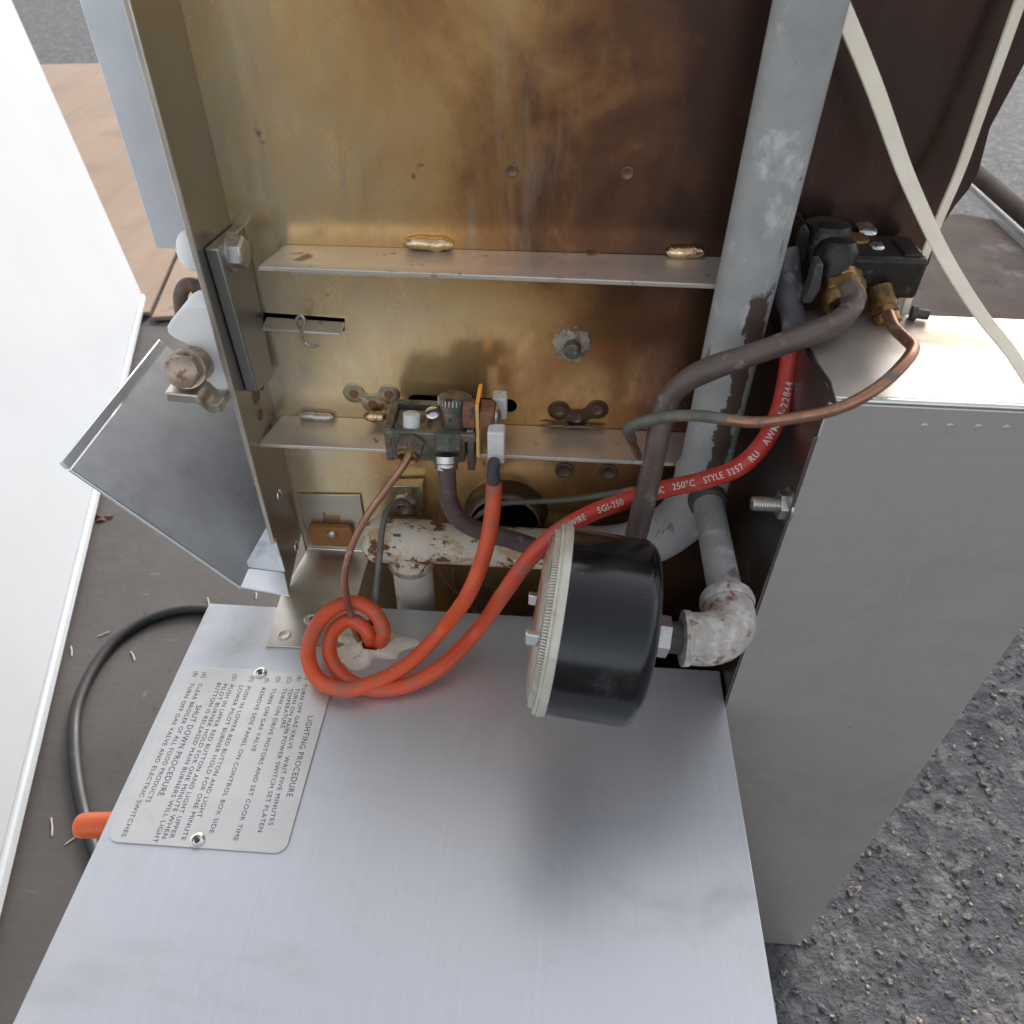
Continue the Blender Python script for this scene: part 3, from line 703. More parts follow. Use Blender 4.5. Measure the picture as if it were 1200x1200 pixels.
# every line given by the ends it has on the plate (100 + x/4, 750 + y/4 from the enlarged photograph)
LINES = [('LIGHTING PROCEDURE', (1058, 355), (956, 735), 1.35),
         ('(A)  TURN OFF GAS VALVE   WAIT FIVE MINUTES', (1046, 150), (868, 868), 1),
         ('TURN ON MAIN POWER SWITCH SET PLATEN', (996, 226), (818, 900), 1), ('TEMPERATURE', (964, 228), (924, 412), 1), ('(B)', (1008, 165), (1000, 190), 1),
         ('(C)', (960, 172), (953, 200), 1), ('TURN ON DRIVE MOTORS AND SET COOK TIME', (938, 226), (703, 940), 1),
         ('(D)', (908, 170), (900, 198), 1), ('TURN ON GAS VALVE', (886, 226), (786, 522), 1),
         ('(E)', (856, 178), (849, 200), 1), ('REMOVE SIDE PANEL ON CONTROL BOX SIDE', (838, 222), (590, 905), 1),
         ('(F)', (785, 168), (777, 194), 1), ('PUSH IN LOWER RED BUTTON AND LIGHT', (768, 216), (532, 832), 1), ('LOWER PILOT BURNER HOLD FOR ONE MINUTE', (733, 212), (458, 938), 1),
         ('(G)', (705, 160), (695, 190), 1), ('PUSH IN UPPER RED BUTTON AND LIGHT UPPER', (688, 208), (402, 930), 1), ('PILOT BURNER HOLD FOR ONE MINUTE WHEN', (658, 204), (368, 930), 1),
         ('BUTTON IS RELEASED MAIN BURNERS WILL LIGHT', (630, 200), (325, 950), 1),
         ('SHUT DOWN PROCEDURE', (535, 305), (352, 730), 1.35),
         ('(A)', (562, 150), (552, 176), 1), ('CLEAR BROILER OF ALL FOOD PRODUCTS', (542, 204), (292, 760), 1),
         ('(B)', (522, 146), (512, 172), 1), ('TURN OFF GAS VALVE AND ELECTRIC SWITCHES', (503, 200), (178, 922), 1)]
zl = Z0 + .0016
let = MB()
for s, a, e, k in LINES:
    pa = PZ(100 + a[0] / 4, 750 + a[1] / 4, zl); pe = PZ(100 + e[0] / 4, 750 + e[1] / 4, zl)
    vs, fs = text_mesh(s, .0)
    w_ = max(v.x for v in vs); dirx = Vector(((pe.x + pa.x) * 0, -1, 0)); ln = (pe - pa).length
    dirx = (pe - pa).normalized(); diry = Vector((-dirx.y, dirx.x, 0))
    h_ = .0032 * k
    let.add([pa + dirx * (v.x / w_ * ln) + diry * ((v.y - .35) / .7 * h_) for v in vs], fs)
let.build('lettering', M['etch'], PLT)

# angle bracket: upright leg on the panel, foot on the box
t = ab = thing('angle_bracket', PZ(380, 700, Z0), 'satin steel angle bracket joining the tinted panel to the control box top', 'bracket')
zt_ = Z0 + .0017
q = [PY(345, 576, -.0025), PY(426, 578, -.0025), PY(432, 646, -.0025), PY(345, 645, -.0025)]
ex = [v.x for v in q]
win = [pz(380, 598), pz(399, 599), pz(399, 614), pz(380, 613)]
xa, xb_ = -.2135, PY(428, 612, 0).x
plate_with_holes([(xa, Z0 - .004), (xb_, Z0 - .004), (xb_, PY(420, 578, 0).z), (xa, PY(345, 577, 0).z)], [win], 0, .0018, lambda a, b_, d_: Vector((a, -.0028 + d_, b_))).build('upright', M['plate'], ab, bevel=.0004)
q = [PZ(343, 647, zt_), PZ(433, 647, zt_), PZ(416, 700, zt_), PZ(396, 761, zt_), PZ(310, 757, zt_), PZ(318, 738, zt_)]
q[0].y = q[1].y = -.003
xq0 = -.2208; xq1 = PZ(433, 650, zt_).x
q = [Vector((-.2135, -.003, zt_)), Vector((xq1, -.003, zt_)), Vector((xq1, PZ(400, 760, zt_).y, zt_)), Vector((PZ(311, 757, zt_).x, PZ(311, 757, zt_).y, zt_)), Vector((PZ(328, 700, zt_).x, PZ(328, 700, zt_).y, zt_))]
MB().prism(q, (0, 0, -.0014)).build('foot', M['plate'], ab, bevel=.0004)
MB().cyl((-.2135, -.0032, zt_ - .0002), (xq1, -.0032, zt_ - .0002), .0014, n=10).build('bend', M['bright'], ab)
for (u, v, s) in ((333, 744, 1.1), (364, 726, 1.1)): piece('spot_weld', ME_weld, PZ(u, v, zt_), (0, 0, 1), ab, s)
p = PZ(366, 725, zt_ + .0006); piece('weld_pit', flat_rivet(.0024, .0006, M['thread']), p, (0, 0, 1), ab)
ti = MB().prism([PY(u, v, -.0032) for u, v in ((364, 612), (410, 614), (415, 618), (413, 633), (408, 636), (368, 634), (364, 628))], (0, -.006, 0)).build('insulator', M['phenolic'], ab, bevel=.001)
piece('screw', dome(.0048, .003, M['bolt'], name='screw'), PY(389, 626, -.0092), (0, -1, .1), ti)

# ------------------------------------------------------------------ right-hand steel cabinet
XC0, XC1, YC = .150, .3258, -.1429
ZC = .7722
t = sc_ = thing('side_cabinet', (.24, -.09, 0), 'tall brushed stainless steel cabinet at right, its lit top edge below the sooty valve', 'cabinet')
MB().box((XC0, YC, .02), (XC1, YC + .0016, ZC - .004)).build('front', M['cab'], sc_, bevel=.0006)
q = [Vector((XC0, YC, ZC - .004)), Vector((XC0 + .001, YC + .002, ZC - .001)), Vector((XC0 + .001, -.046, ZC - .001)), Vector((XC0, -.046, ZC - .004))]
b = MB(); b.box((XC0 + .0006, YC + .0015, ZC - .0016), (XC1, -.045, ZC)); b.build('top', M['cabtop'], sc_, bevel=.0008)
MB().ribbon([Vector((XC0 + .001, YC + .0012, ZC - .0022)), Vector((XC1, YC + .0012, ZC - .0022))], .0021, 10).build('front_bend', M['bright'], sc_)
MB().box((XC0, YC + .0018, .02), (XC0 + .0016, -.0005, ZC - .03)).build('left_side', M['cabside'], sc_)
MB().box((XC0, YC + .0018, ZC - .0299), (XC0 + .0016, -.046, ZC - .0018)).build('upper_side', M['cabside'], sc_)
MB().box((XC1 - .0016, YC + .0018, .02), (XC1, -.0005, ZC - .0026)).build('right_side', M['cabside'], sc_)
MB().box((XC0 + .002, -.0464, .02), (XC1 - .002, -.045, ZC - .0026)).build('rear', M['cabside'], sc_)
MB().ribbon([PX(943, 407, XC0 - .0008), PX(972, 449, XC0 - .0008), PX(979, 474, XC0 - .0008)], .0013, 8).build('gasket', M['rubber'], sc_)
MB().box((XC0 - .002, YC - .0008, .03), (XC0 + .0001, YC + .0012, ZC - .026)).build('hem', M['cabside'], sc_, bevel=.0004)
ME_dim = dome(.0020, .0003, M['cab'], name='weld_dimple')
for (u, v) in ((1083, 500), (1113, 500), (1146, 501), (1179, 502)): piece('weld_dimple', ME_dim, PY(u, v, YC), (0, -1, 0), sc_)
p = PX(924, 592, XC0)
bs_ = MB().lathe(p + Vector((0, 0, 0)), (-1, 0, 0), [(0, .0042), (.022, .0042), (.0225, .0035)], 14)
for k in range(9): bs_.lathe(p + Vector((-.008 - k * .0015, 0, 0)), (-1, 0, 0), [(0, .0042), (.0004, .0047), (.0008, .0042)], 14, False, False)
sb = bs_.build('stud', M['bolt'], sc_)
MB().lathe(p, (-1, 0, 0), [(0, .009), (.0065, .009)], 6, ph=.3).build('nut', M['bolt'], sb, bevel=.0005)
MB().lathe(p, (-1, 0, 0), [(0, .0112), (.0012, .0112)], 20).build('washer', M['bolt'], sb)

# ------------------------------------------------------------------ pipes
XP = .1162; YP = -.05; RP = .0178
zt0 = PY(829, 560, YP).z
peel(M['pipe'], -.003, .0085, 1 - .345 - (zt0 - .07), 1 - .205 - (zt0 - .07), (.085, .058, .045))
t = gp = thing('gas_pipe', (XP, YP, zt0 - .07), 'tall grey painted gas pipe with peeling brown patches rising in front of the panel', 'pipe')
zbend = 1 - .372
path = [Vector((XP, YP, 1.05)), Vector((XP, YP, zbend + .02))]
path = [Vector((XP, YP, 1.05 - k * .02)) for k in range(int((1.05 - zbend) / .02))]
zte = PY(545, 638, -.04).z
rb = zbend - zte
for k in range(0, 11):
    a = R(9 * k); path.append(Vector((XP - rb * (1 - math.cos(a)), YP + .012 * k / 10, zbend - rb * math.sin(a))))
path.append(Vector((XP - rb - .02, YP + .012, zte)))
ra = [RP * (1 if v.z > zbend else 1.12) for v in path]
MB().ribbon(path, ra, 28).build('riser', M['pipe'], gp)
c = Vector((XP, YP, zbend + .008))
MB().lathe(c, (0, 0, 1), [(-.006, RP + .0022), (.010, RP + .0026), (.013, RP + .001), (.02, RP * .99)], 28, False, False).build('joint', M['pipe'], gp)
# branch
Zt = 1 - .3657
XT = .1185
t = br = thing('branch_pipe', (XT, -.12, Zt - .013), 'short grey branch pipe ending in a chipped rusty elbow behind the black gauge', 'pipe')
RT = .0108
ygc = -.1990
MB().ribbon([Vector((XP + .002, YP - .008, Zt)), Vector((XT, -.10, Zt)), Vector((XT, ygc + .024, Zt))], RT, 22).build('pipe', M['pipe'], br)
b = MB(); b.lathe((XP + .002, YP - RP - .001, Zt), (0, -1, 0), [(0, RT + .003), (.006, RT + .0025), (.008, RT)], 22, False, False); b.build('joint', M['thread'], br)
path = [Vector((XT, ygc + .029, Zt)), Vector((XT, ygc + .020, Zt))]
re_ = .020
for k in range(1, 9):
    a = R(90 * k / 8); path.append(Vector((XT - re_ * (1 - math.cos(a)), ygc + re_ - re_ * math.sin(a), Zt)))
path += [Vector((XT - re_ - .010, ygc, Zt))]
ra = [.0155, .0157] + [.0160] * 8 + [.0158]
eb = MB().ribbon(path, ra, 26).build('elbow', M['elbow'], br)
MB().lathe((XT, ygc + .026, Zt), (0, 1, 0), [(0, .0160), (.004, .0172), (.008, .0165), (.009, .011)], 26, False, False).build('elbow_rim', M['elbow'], eb)
xe = XT - re_ - .010
MB().lathe((xe + .003, ygc, Zt), (-1, 0, 0), [(0, .0168), (.004, .0170), (.0048, .0130)], 26, False, True).build('elbow_rim', M['elbow'], eb)
MB().lathe((xe - .001, ygc, Zt), (-1, 0, 0), [(0, .0098), (.014, .0094)], 22).build('nipple', M['thread'], br)

# gauge
gc = Vector((xe - .012, ygc, Zt))
ax = Vector((-1, .067, .088)).normalized()
t = ga = thing('pressure_gauge', gc + ax * .05 + Vector((0, 0, -.055)), 'black drum-shaped pressure gauge lying on its side with a clear yellowed lens ring', 'gauge')
RG = .0562
fit = MB().lathe(gc + Vector((.003, 0, 0)), ax, [(0, .0128), (.0085, .0128), (.009, .0115), (.016, .0115)], 6, ph=.3).build('hex_fitting', M['bolt'], ga, bevel=.0006)
g0 = gc + ax * .010
LG = .058
pr = [(0, .012), (.0, RG * .72)] + [(.010 - .010 * math.cos(R(x)), RG * .72 + (RG * .28) * math.sin(R(x))) for x in (15, 30, 45, 60, 75, 90)] + [(LG, RG * 1.0), (LG + .001, RG - .003)]
MB().lathe(g0, ax, pr, 72).build('case', M['black'], ga, angle=50)
g1 = g0 + ax * (LG - .004)
pr = [(0, RG - .002), (0, RG + .0012), (.0012, RG + .0018), (.0042, RG + .0018), (.0050, RG + .0008), (.0058, RG + .0014), (.0068, RG + .0010), (.0070, RG - .004), (.002, RG - .006)]
bz = MB().lathe(g1, ax, pr, 72, False, False).build('bezel', M['ring'], ga, angle=30)
# knurl on the lens rim
b = MB(); q = ax.to_track_quat('Z', 'Y'); e1 = q @ Vector((1, 0, 0)); e2 = q @ Vector((0, 1, 0))
for k in range(190):
    a = 2 * math.pi * k / 190; dr = e1 * math.cos(a) + e2 * math.sin(a); tg = ax.cross(dr)
    b.hexa([g1 + ax * tt + dr * (RG - .002 - (tt - .007) * .35 + hh) + tg * ss for hh in (-.002, .0001) for (tt, ss) in ((.0071, -.0005), (.0071, .0005), (.0100, .0005), (.0100, -.0005))])
o = b.build('knurling', M['ring'], bz); o['kind'] = 'stuff'
gl = bpy.data.materials.new('yellowed_glass'); gl.use_nodes = True
pb = gl.node_tree.nodes['Principled BSDF']; pb.inputs['Base Color'].default_value = (.93, .90, .80, 1); pb.inputs['Roughness'].default_value = .12; pb.inputs['Transmission Weight'].default_value = .9; pb.inputs['IOR'].default_value = 1.46
pr = [(.0068, RG - .0035), (.0105, RG - .0050), (.0120, RG - .008), (.0140, RG * .62), (.0150, RG * .32), (.0152, .0005)]
pr_in = [(.0132, .0005), (.0130, RG * .32), (.0120, RG * .62), (.0102, RG - .0095), (.0068, RG - .0075)]
MB().lathe(g1, ax, pr + pr_in, 64, False, False).build('lens', gl, ga, angle=60)
dl = MB().lathe(g1 + ax * .0045, ax, [(0, RG - .007), (.0012, RG - .007)], 48).build('dial', M['dial'], ga)
b = MB()
for k in range(28):
    a = R(-135 + 270 * k / 27); dr = e1 * math.cos(a) + e2 * math.sin(a); tg = ax.cross(dr)
    l_ = .008 if k % 3 == 0 else .005; c_ = g1 + ax * .0059
    b.hexa([c_ + ax * hh + dr * rr + tg * ss for hh in (0, .0003) for rr, ss in ((RG * .80, -.0005), (RG * .80, .0005), (RG * .80 - l_, .0005), (RG * .80 - l_, -.0005))])
b.build('scale_marks', M['etch'], dl)
MB().hexa([g1 + ax * (.0072 + hh) + e1 * x_ + e2 * y_ for hh in (0, .0006) for x_, y_ in ((-.0015, -.012), (.0015, -.012), (.0006, .036), (-.0006, .036))]).build('pointer', M['orangehard'], dl)
def near_tab(u, v, hgt):
    # small bright clips riveted on the lens front
    best = None
    for k in range(360):
        a = R(k); 
        for rr in (RG * .55, RG * .7, RG * .85):
            p_ = g1 + ax * (.0143 if rr < RG * .8 else .0122) + (e1 * math.cos(a) + e2 * math.sin(a)) * rr
            d_ = (pix(p_)[0] - u) ** 2 + (pix(p_)[1] - v) ** 2
            if best is None or d_ < best[0]: best = (d_, p_, e1 * math.cos(a) + e2 * math.sin(a))
    p_, dr = best[1], best[2]; tg = ax.cross(dr)
    MB().hexa([p_ + ax * tt + Vector((0, 0, 1)) * zz + tg * 0 + Vector((0, -1, 0)) * yy for tt in (-.002, hgt) for zz, yy in ((-.0045, -.002), (.0045, -.002), (.0045, .002), (-.0045, .002))]).build('clip', M['bright'], ga, bevel=.0006)
near_tab(634, 749, .006); near_tab(625, 702, .005)

# rusty cream tee
yt = -.0372; xt0, xt1 = -.1440, XP - rb - .012
t = te = thing('pipe_tee', (-.113, yt, .30), 'cream painted pipe tee with rust blotches under the pilot valve', 'pipe')
zc_ = PY(540, 637, yt).z
b = MB(); b.lathe((xt0 - .004, yt, zc_ - .001), (1, 0, 0), [(0, .0125), (.003, .0165), (.008, .0190), (.030, .0192), (.055, .0192), (.058, .0172), (xt1 - xt0, .0172)], 32); b.build('run', M['teepipe'], te)
xd = PY(486, 690, yt).x
MB().lathe((xd, yt, zc_), (0, 0, -1), [(0, .0180), (.021, .0185), (.026, .0186)], 30, False, False).build('outlet', M['teepipe'], te)
MB().lathe((xd, yt, zc_ - .0225), (0, 0, -1), [(0, .0178), (.001, .0205), (.0035, .0203), (.0045, .0175)], 30, False, False).build('collar', M['crust'], te)
MB().lathe((xd, yt, zc_ - .024), (0, 0, -1), [(0, .0172), (.22, .0172)], 30).build('drop_pipe', M['teedown'], te)

# ------------------------------------------------------------------ pilot valve (centre)
yv = -.052
def bp(b, u0, u1, vt, vb, yf, vback):
    """box whose front face spans those pixels at depth yf and whose top recedes to vback"""
    um = (u0 + u1) / 2
    x0 = PY(u0, (vt + vb) / 2, yf).x; x1 = PY(u1, (vt + vb) / 2, yf).x
    z1 = PY(um, vt, yf).z; z0 = PY(um, vb, yf).z; y1 = PZ(um, vback, z1).y
    return b.box((x0, yf, z0), (x1, y1, z1))
t = pv = thing('pilot_valve', PY(505, 540, -.04), 'corroded greenish brass pilot valve block with a white ceramic post and knurled cap', 'valve')
body = bp(MB(), 459, 545, 511, 541, yv - .003, 480).build('body', M['valve'], pv, bevel=.002)
b = MB(); bp(b, 451, 460, 503, 540, yv - .002, 471); b.build('frame_side', M['valve'], pv, bevel=.0012)
b = MB(); bp(b, 452, 557, 508, 517, yv - .004, 503); b.build('frame_front', M['valve'], pv, bevel=.001)
b = MB(); bp(b, 460, 560, 474, 494, -.018, 469); b.build('frame_back', M['valve'], pv, bevel=.001)
b = MB(); bp(b, 547, 556, 505, 552, yv - .001, 480); b.build('frame_side', M['valve'], pv, bevel=.001)
b = MB(); bp(b, 492, 522, 505, 534, yv + .006, 482); b.build('saddle', M['valve'], pv, bevel=.0012)
ztop = PY(500, 511, yv).z
def vpost(u, v, y, r, h0, h1, mt_, nm, n=22, bev=.0008, par=None):
    c = PY(u, v, y); c.z = ztop
    return MB().lathe(c + Vector((0, 0, h0)), (0, 0, 1), [(0, r), (h1 - h0 - bev, r), (h1 - h0, r - bev)], n).build(nm, mt_, par or pv)
c = PY(482, 506, -.046); vd = Vector((.05, .25, 1))
MB().lathe(c, vd, [(0, .0062), (.014, .0062), (.0146, .0054)], 20).build('ceramic_post', M['ceramic'], pv)
sw = piece('screw', dome(.0058, .0025, M['bright'], name='screw'), PY(507, 484, -.040), (0, -.35, 1), pv)
screw_slot(PY(507, 484, -.040) + Vector((0, -.35, 1)).normalized() * .0023, (0, -.35, 1), pv, .0055)
# solenoid barrel with knurled cap
c = PY(533, 507, -.040)
so = MB().lathe(c, (0, .30, 1), [(-.004, .0098), (.018, .0098), (.0185, .0108), (.021, .0108), (.0215, .0116), (.028, .0118), (.0292, .0100)], 28).build('barrel', M['valve'], pv)
b = MB(); axv = Vector((0, .30, 1)).normalized(); q = axv.to_track_quat('Z', 'Y')
for k in range(28):
    a = 2 * math.pi * k / 28; dr = q @ Vector((math.cos(a), math.sin(a), 0)); tg = axv.cross(dr)
    b.hexa([c + axv * tt + dr * rr + tg * ss for tt in (.0228, .0272) for rr, ss in ((.0112, -.0007), (.0112, .0007), (.0124, .0004), (.0124, -.0004))])
b.build('knurling', M['bolt'], so)['kind'] = 'stuff'
# gilt plate seen edge on, rusty nut and screw
xg = PY(561, 500, -.045).x
q = [PX(561, 463, xg), PX(557, 500, xg), PX(561, 536, xg), PX(559, 463, xg)]
ya = PY(561, 463, -.02)
gz0 = PY(561, 536, -.052).z; gz1 = PY(561, 464, -.040).z
MB().box((xg - .0016, -.052, gz0), (xg + .0012, -.024, gz1)).build('gilt_plate', M['brightbrass'], pv, bevel=.0003)
c = PY(571, 485, -.042)
MB().lathe(Vector((xg + .0015, c.y, c.z)), (1, 0, 0), [(0, .0115), (.0095, .0115), (.0105, .0095)], 6, ph=.4).build('nut', M['rust'], pv, bevel=.0008)
MB().lathe(Vector((xg - .0018, c.y, c.z)), (-1, 0, 0), [(0, .0115), (.009, .0115)], 6, ph=.4).build('nut', M['rust'], pv, bevel=.0008)
piece('screw', dome(.0066, .004, M['bolt'], name='screw'), Vector((xg + .0122, c.y - .002, c.z)), (1, 0, 0), pv)
MB().box((xg + .0092, c.y - .006, PY(572, 520, -.05).z), (xg + .0112, c.y + .004, c.z - .004)).build('lug', M['bolt'], pv)
# compression nuts on the front
def nut(u, v, y, axis, r, l, mt_, par, nm='nut', n=6, ring=None):
    c = PY(u, v, y); a = Vector(axis).normalized()
    o_ = MB().lathe(c - a * l, a, [(0, r), (l, r), (l + .0012, r * .85)], n, ph=.3).build(nm, mt_, par, bevel=.0006)
    if ring: MB().lathe(c, a, [(0, r * .78), (.0035, r * .78), (.0045, r * .66), (.003, r * .52), (0, r * .5)], 24, False, False).build('collar', ring, o_)
    return o_
aN = (-.12, -.9, -.35)
nut(479, 531, -.064, aN, .0102, .010, M['valve'], pv, ring=M['brass'])
nut(524, 527, -.060, (.0, -.55, -.85), .0102, .012, M['valve'], pv)
MB().lathe(PY(523, 533, -.064), (.02, -.45, -.9), [(0, .0094), (.005, .0094), (.006, .0084), (.010, .0086), (.0108, .0068)], 24).build('coupling', M['bolt'], pv)

# burner clip block below with a tube nut
t = cl = thing('nozzle_clip', PY(475, 606, -.012), 'small square tinted steel clip holding a nozzle nut below the pilot valve', 'clip')
q = [PY(u, v, -.012) for u, v in ((456, 570), (495, 569), (497, 606), (455, 606))]
MB().prism(q, (0, .010, 0)).build('clip', M['tint'], cl, bevel=.0006)
nut(474, 592, -.0135, (0, -1, -.2), .010, .006, M['plate'], cl, ring=M['copper'])

# ceramic connectors
def connector(lab, u, v, wpx, hpx, y, dpt):
    c = PY(u, v, y); w2 = px2m(wpx, c) / 2; h2 = px2m(hpx, c) / 2 / .75
    b = MB().box((c.x - w2, y, c.z - h2), (c.x + w2, y + dpt, c.z + h2))
    o_ = b.build('ceramic_connector', M['ceramic'], loc=c - Vector((0, 0, h2)), bevel=.0014, seg=3)
    return tag(o_, lab, 'connector', 'white ceramic connectors')
connector('small white ceramic insulator behind the rusty nut, over the slot in the panel', 585, 480, 17, 22, -.030, .012)
connector('white ceramic connector from which the orange cable hangs', 581, 526, 20, 34, -.062, .012)

# ------------------------------------------------------------------ tubes and cables
def cable(name, lab, cat, pts, r, mt_, sub=8, n=14, group=None, flat=1.0, ref=None, root=None):
    pp = smooth(pts, sub)
    lo = min(pp, key=lambda v: v.z)
    t_ = thing(name, root or lo, lab, cat, group)
    rr = r if not callable(r) else [r(i / (len(pp) - 1)) for i in range(len(pp))]
    o_ = MB().ribbon(pp, rr, n, flat, ref, True, .3 if flat < 1 else 1.0).build('sleeve' if 'cable' in name else ('tape' if 'strip' in name else 'tube'), mt_, t_, angle=60 if flat == 1 else 30)
    return t_, pp, o_
H = lambda u, v, h: PZ(u, v, Z0 + h)
RC = .0060
ptsA = [PY(579, 566, -.068), PY(577, 600, -.082), PY(570, 640, -.098), PY(552, 690, -.118), H(520, 735, .030), H(480, 777, .016), H(440, 799, .0125), H(402, 808, .0125), H(372, 795, .014), H(361, 765, .020), H(371, 733, .028), H(393, 712, .033), H(416, 706, .033), H(438, 717, .028), H(449, 737, .018), H(447, 750, .008), H(442, 757, -.004), H(440, 760, -.02)]
ct, ca, _ = cable('orange_cable', 'orange ignition cable hanging from the white ceramic connector and looping on the control box', 'cable', ptsA, RC, M['orange'], 9, 18)
MB().ribbon(smooth([PY(579, 540, -.070), PY(578, 556, -.070), PY(579, 568, -.069)], 5), [.0044] * 5 + [.0050] * 5 + [.0056], 14).build('crimp_sleeve', M['sleeve'], ct)
ptsB = [PY(930, 384, -.062), PY(927, 412, -.068), PY(921, 452, -.078), PY(912, 487, -.090), PY(894, 520, -.100), PY(868, 546, -.106), PY(828, 562, -.102), PY(780, 573, -.097), PY(735, 586, -.099), PY(690, 603, -.106), PY(652, 625, -.114), PY(620, 655, -.120), PY(592, 693, -.124), H(560, 738, .028), H(515, 783, .015), H(470, 805, .0075), H(430, 806, .0075), H(402, 793, .0085), H(386, 766, .014), H(390, 741, .020), H(409, 727, .022), H(426, 735, .018), H(434, 749, .008), H(435, 756, -.006), H(436, 760, -.02)]
pb_ = smooth(ptsB, 9)
seg = 9 * 9
t = rc_ = thing('red_cable', min(pb_, key=lambda v: v.z), 'red-orange printed high-voltage cable running from the sooty valve to the control box', 'cable')
M['redor'] = None
mr = bpy.data.materials.new('red_to_orange_silicone'); mr.use_nodes = True
tt = mr.node_tree; bb = tt.nodes['Principled BSDF']
oc = N(tt, 'TexCoord').outputs['Object']; sx = N(tt, 'SeparateXYZ'); L(tt, oc, sx.inputs[0])
k = rng(tt, math_(tt, 'ADD', sx.outputs[0], rng(tt, noise_(tt, oc, 12), .3, .7, -.02, .02)), .06, .20, 0, 1, True)
c_ = mixcol(tt, k, (.62, .075, .022), (.50, .034, .02))
c_ = mixcol(tt, rng(tt, noise_(tt, oc, 55, 5, .65, None, .3, 2), .50, .68, 0, .75, True), c_, (.34, .115, .075))
c_ = mixcol(tt, rng(tt, noise_(tt, oc, 160, 5, .65, None, .3, 6), .65, .74, 0, .6, True), c_, (.20, .09, .07))
L(tt, c_, bb.inputs['Base Color']); bb.inputs['Roughness'].default_value = .40
MB().ribbon(pb_, .0060, 18).build('sleeve', mr, rc_, angle=60)
pp = smooth([PY(917, 290, -.030), PY(919, 320, -.036), PY(925, 352, -.050), PY(930, 376, -.060), PY(930, 390, -.063)], 6)
MB().ribbon(pp, [.0100] * 6 + [.0098] * 5 + [.0092, .0085, .008, .0074] + [.0072] * (len(pp) - 15), 18).build('boot', M['sleeve'], rc_)
# print on the red cable
cum = [0]
for i in range(1, len(pb_)): cum.append(cum[-1] + (pb_[i] - pb_[i - 1]).length)
def at_s(s):
    s = max(0, min(cum[-1] - 1e-6, s)); i = 0
    while cum[i + 1] < s: i += 1
    f_ = (s - cum[i]) / (cum[i + 1] - cum[i]); return pb_[i].lerp(pb_[i + 1], f_), (pb_[min(i + 2, len(pb_) - 1)] - pb_[max(i - 1, 0)]).normalized()
def s_of(u, v):
    return min(range(len(pb_)), key=lambda i: (pix(pb_[i])[0] - u) ** 2 + (pix(pb_[i])[1] - v) ** 2)
pr_ = MB(); VW = Vector((0, -.72, .69))
for word, (u0, v0), (u1, v1) in (('WIRE', (669, 614), (687, 605)), ('SGI-250', (699, 600), (731, 588)), ('10KVDC', (748, 583), (778, 573)), ('250\u00b0C', (791, 570), (816, 564)), ('STYLE', (829, 562), (850, 556)), ('3257', (855, 555), (871, 545)), ('RU', (880, 540), (889, 531)), ('AWM', (896, 520), (908, 501)), ('I-22844', (913, 486), (921, 446))):
    sa = cum[s_of(u0, v0)]; sb_ = cum[s_of(u1, v1)]     # arc length runs from the valve end: text runs against it
    vs, fs = text_mesh(word, .012, True); wd = max(v.x for v in vs)
    out_ = []
    for v in vs:
        p_, tg = at_s(sa + (sb_ - sa) * (v.x / wd)); tg = -tg
        n_ = (VW - tg * VW.dot(tg)).normalized(); up = n_.cross(tg)
        yy = (v.y - .35) * .0043 / .7; an = yy / .0060
        out_.append(p_ + (n_ * math.cos(an) + up * math.sin(an)) * .00618)
    pr_.add(out_, fs)
pr_.build('lettering', M['ink'], rc_)

# capillary and pilot tubes
cable('copper_tube', 'thin bare copper tube bowing from the pilot valve nut down into the cable hole', 'tube',
      [PY(480, 531, -.070), PY(473, 545, -.076), PY(455, 570, -.082), PY(430, 605, -.090), PY(412, 640, -.096), PY(404, 675, -.100), PY(407, 705, -.102), H(413, 728, .022), H(418, 745, .008), H(424, 753, .0005), H(432, 757, -.012)],
      .0027, M['copper'], 8, 12)
cable('verdigris_tube', 'thin grey-green tube dropping from the nozzle clip to the cable hole', 'tube',
      [PY(482, 600, -.018), PY(478, 591, -.028), PY(470, 587, -.034), PY(457, 594, -.042), PY(449, 615, -.055), PY(445, 650, -.066), PY(441, 690, -.080), PY(437, 722, -.094), H(430, 742, .010), H(425, 751, .001), H(424, 754, -.012)],
      .0025, M['verdigris'], 8, 12)
cable('brown_tube', 'thick dirty brown tube curving from the pilot valve along the rusty tee', 'tube',
      [PY(524, 544, -.070), PY(524, 562, -.070), PY(526, 585, -.068), PY(538, 608, -.066), PY(562, 622, -.064), PY(598, 632, -.062), PY(640, 645, -.062), PY(690, 655, -.062), PY(740, 662, -.062)],
      lambda s: .0064 + .0016 * s, M['darktube'], 8, 18)
cable('brown_tube', 'long dark brown tube bending from the large brass nut down behind the black gauge', 'tube',
      [PY(993, 337, -.060), PY(1000, 352, -.068), PY(992, 368, -.078), PY(968, 384, -.088), PY(925, 400, -.096), PY(880, 416, -.102), PY(835, 431, -.104), PY(805, 446, -.104), PY(785, 466, -.103), PY(775, 492, -.108), PY(768, 530, -.114), PY(757, 580, -.117), PY(745, 630, -.114), PY(738, 660, -.110)],
      lambda s: .0064 + .0010 * s + .0003 * math.sin(s * 30), M['darktube'], 8, 18)
ct2, cp2, _ = cable('copper_tube', 'thin copper tube looping from the small brass fitting across the red cable', 'tube',
      [PY(1041, 368, -.086), PY(1048, 384, -.100), PY(1062, 398, -.116), PY(1070, 407, -.126), PY(1064, 420, -.138), PY(1040, 445, -.150), PY(1010, 466, -.156), PY(975, 481, -.156), PY(930, 490, -.150), PY(885, 495, -.142), PY(845, 491, -.134)],
      .0033, M['copper'], 8, 12)
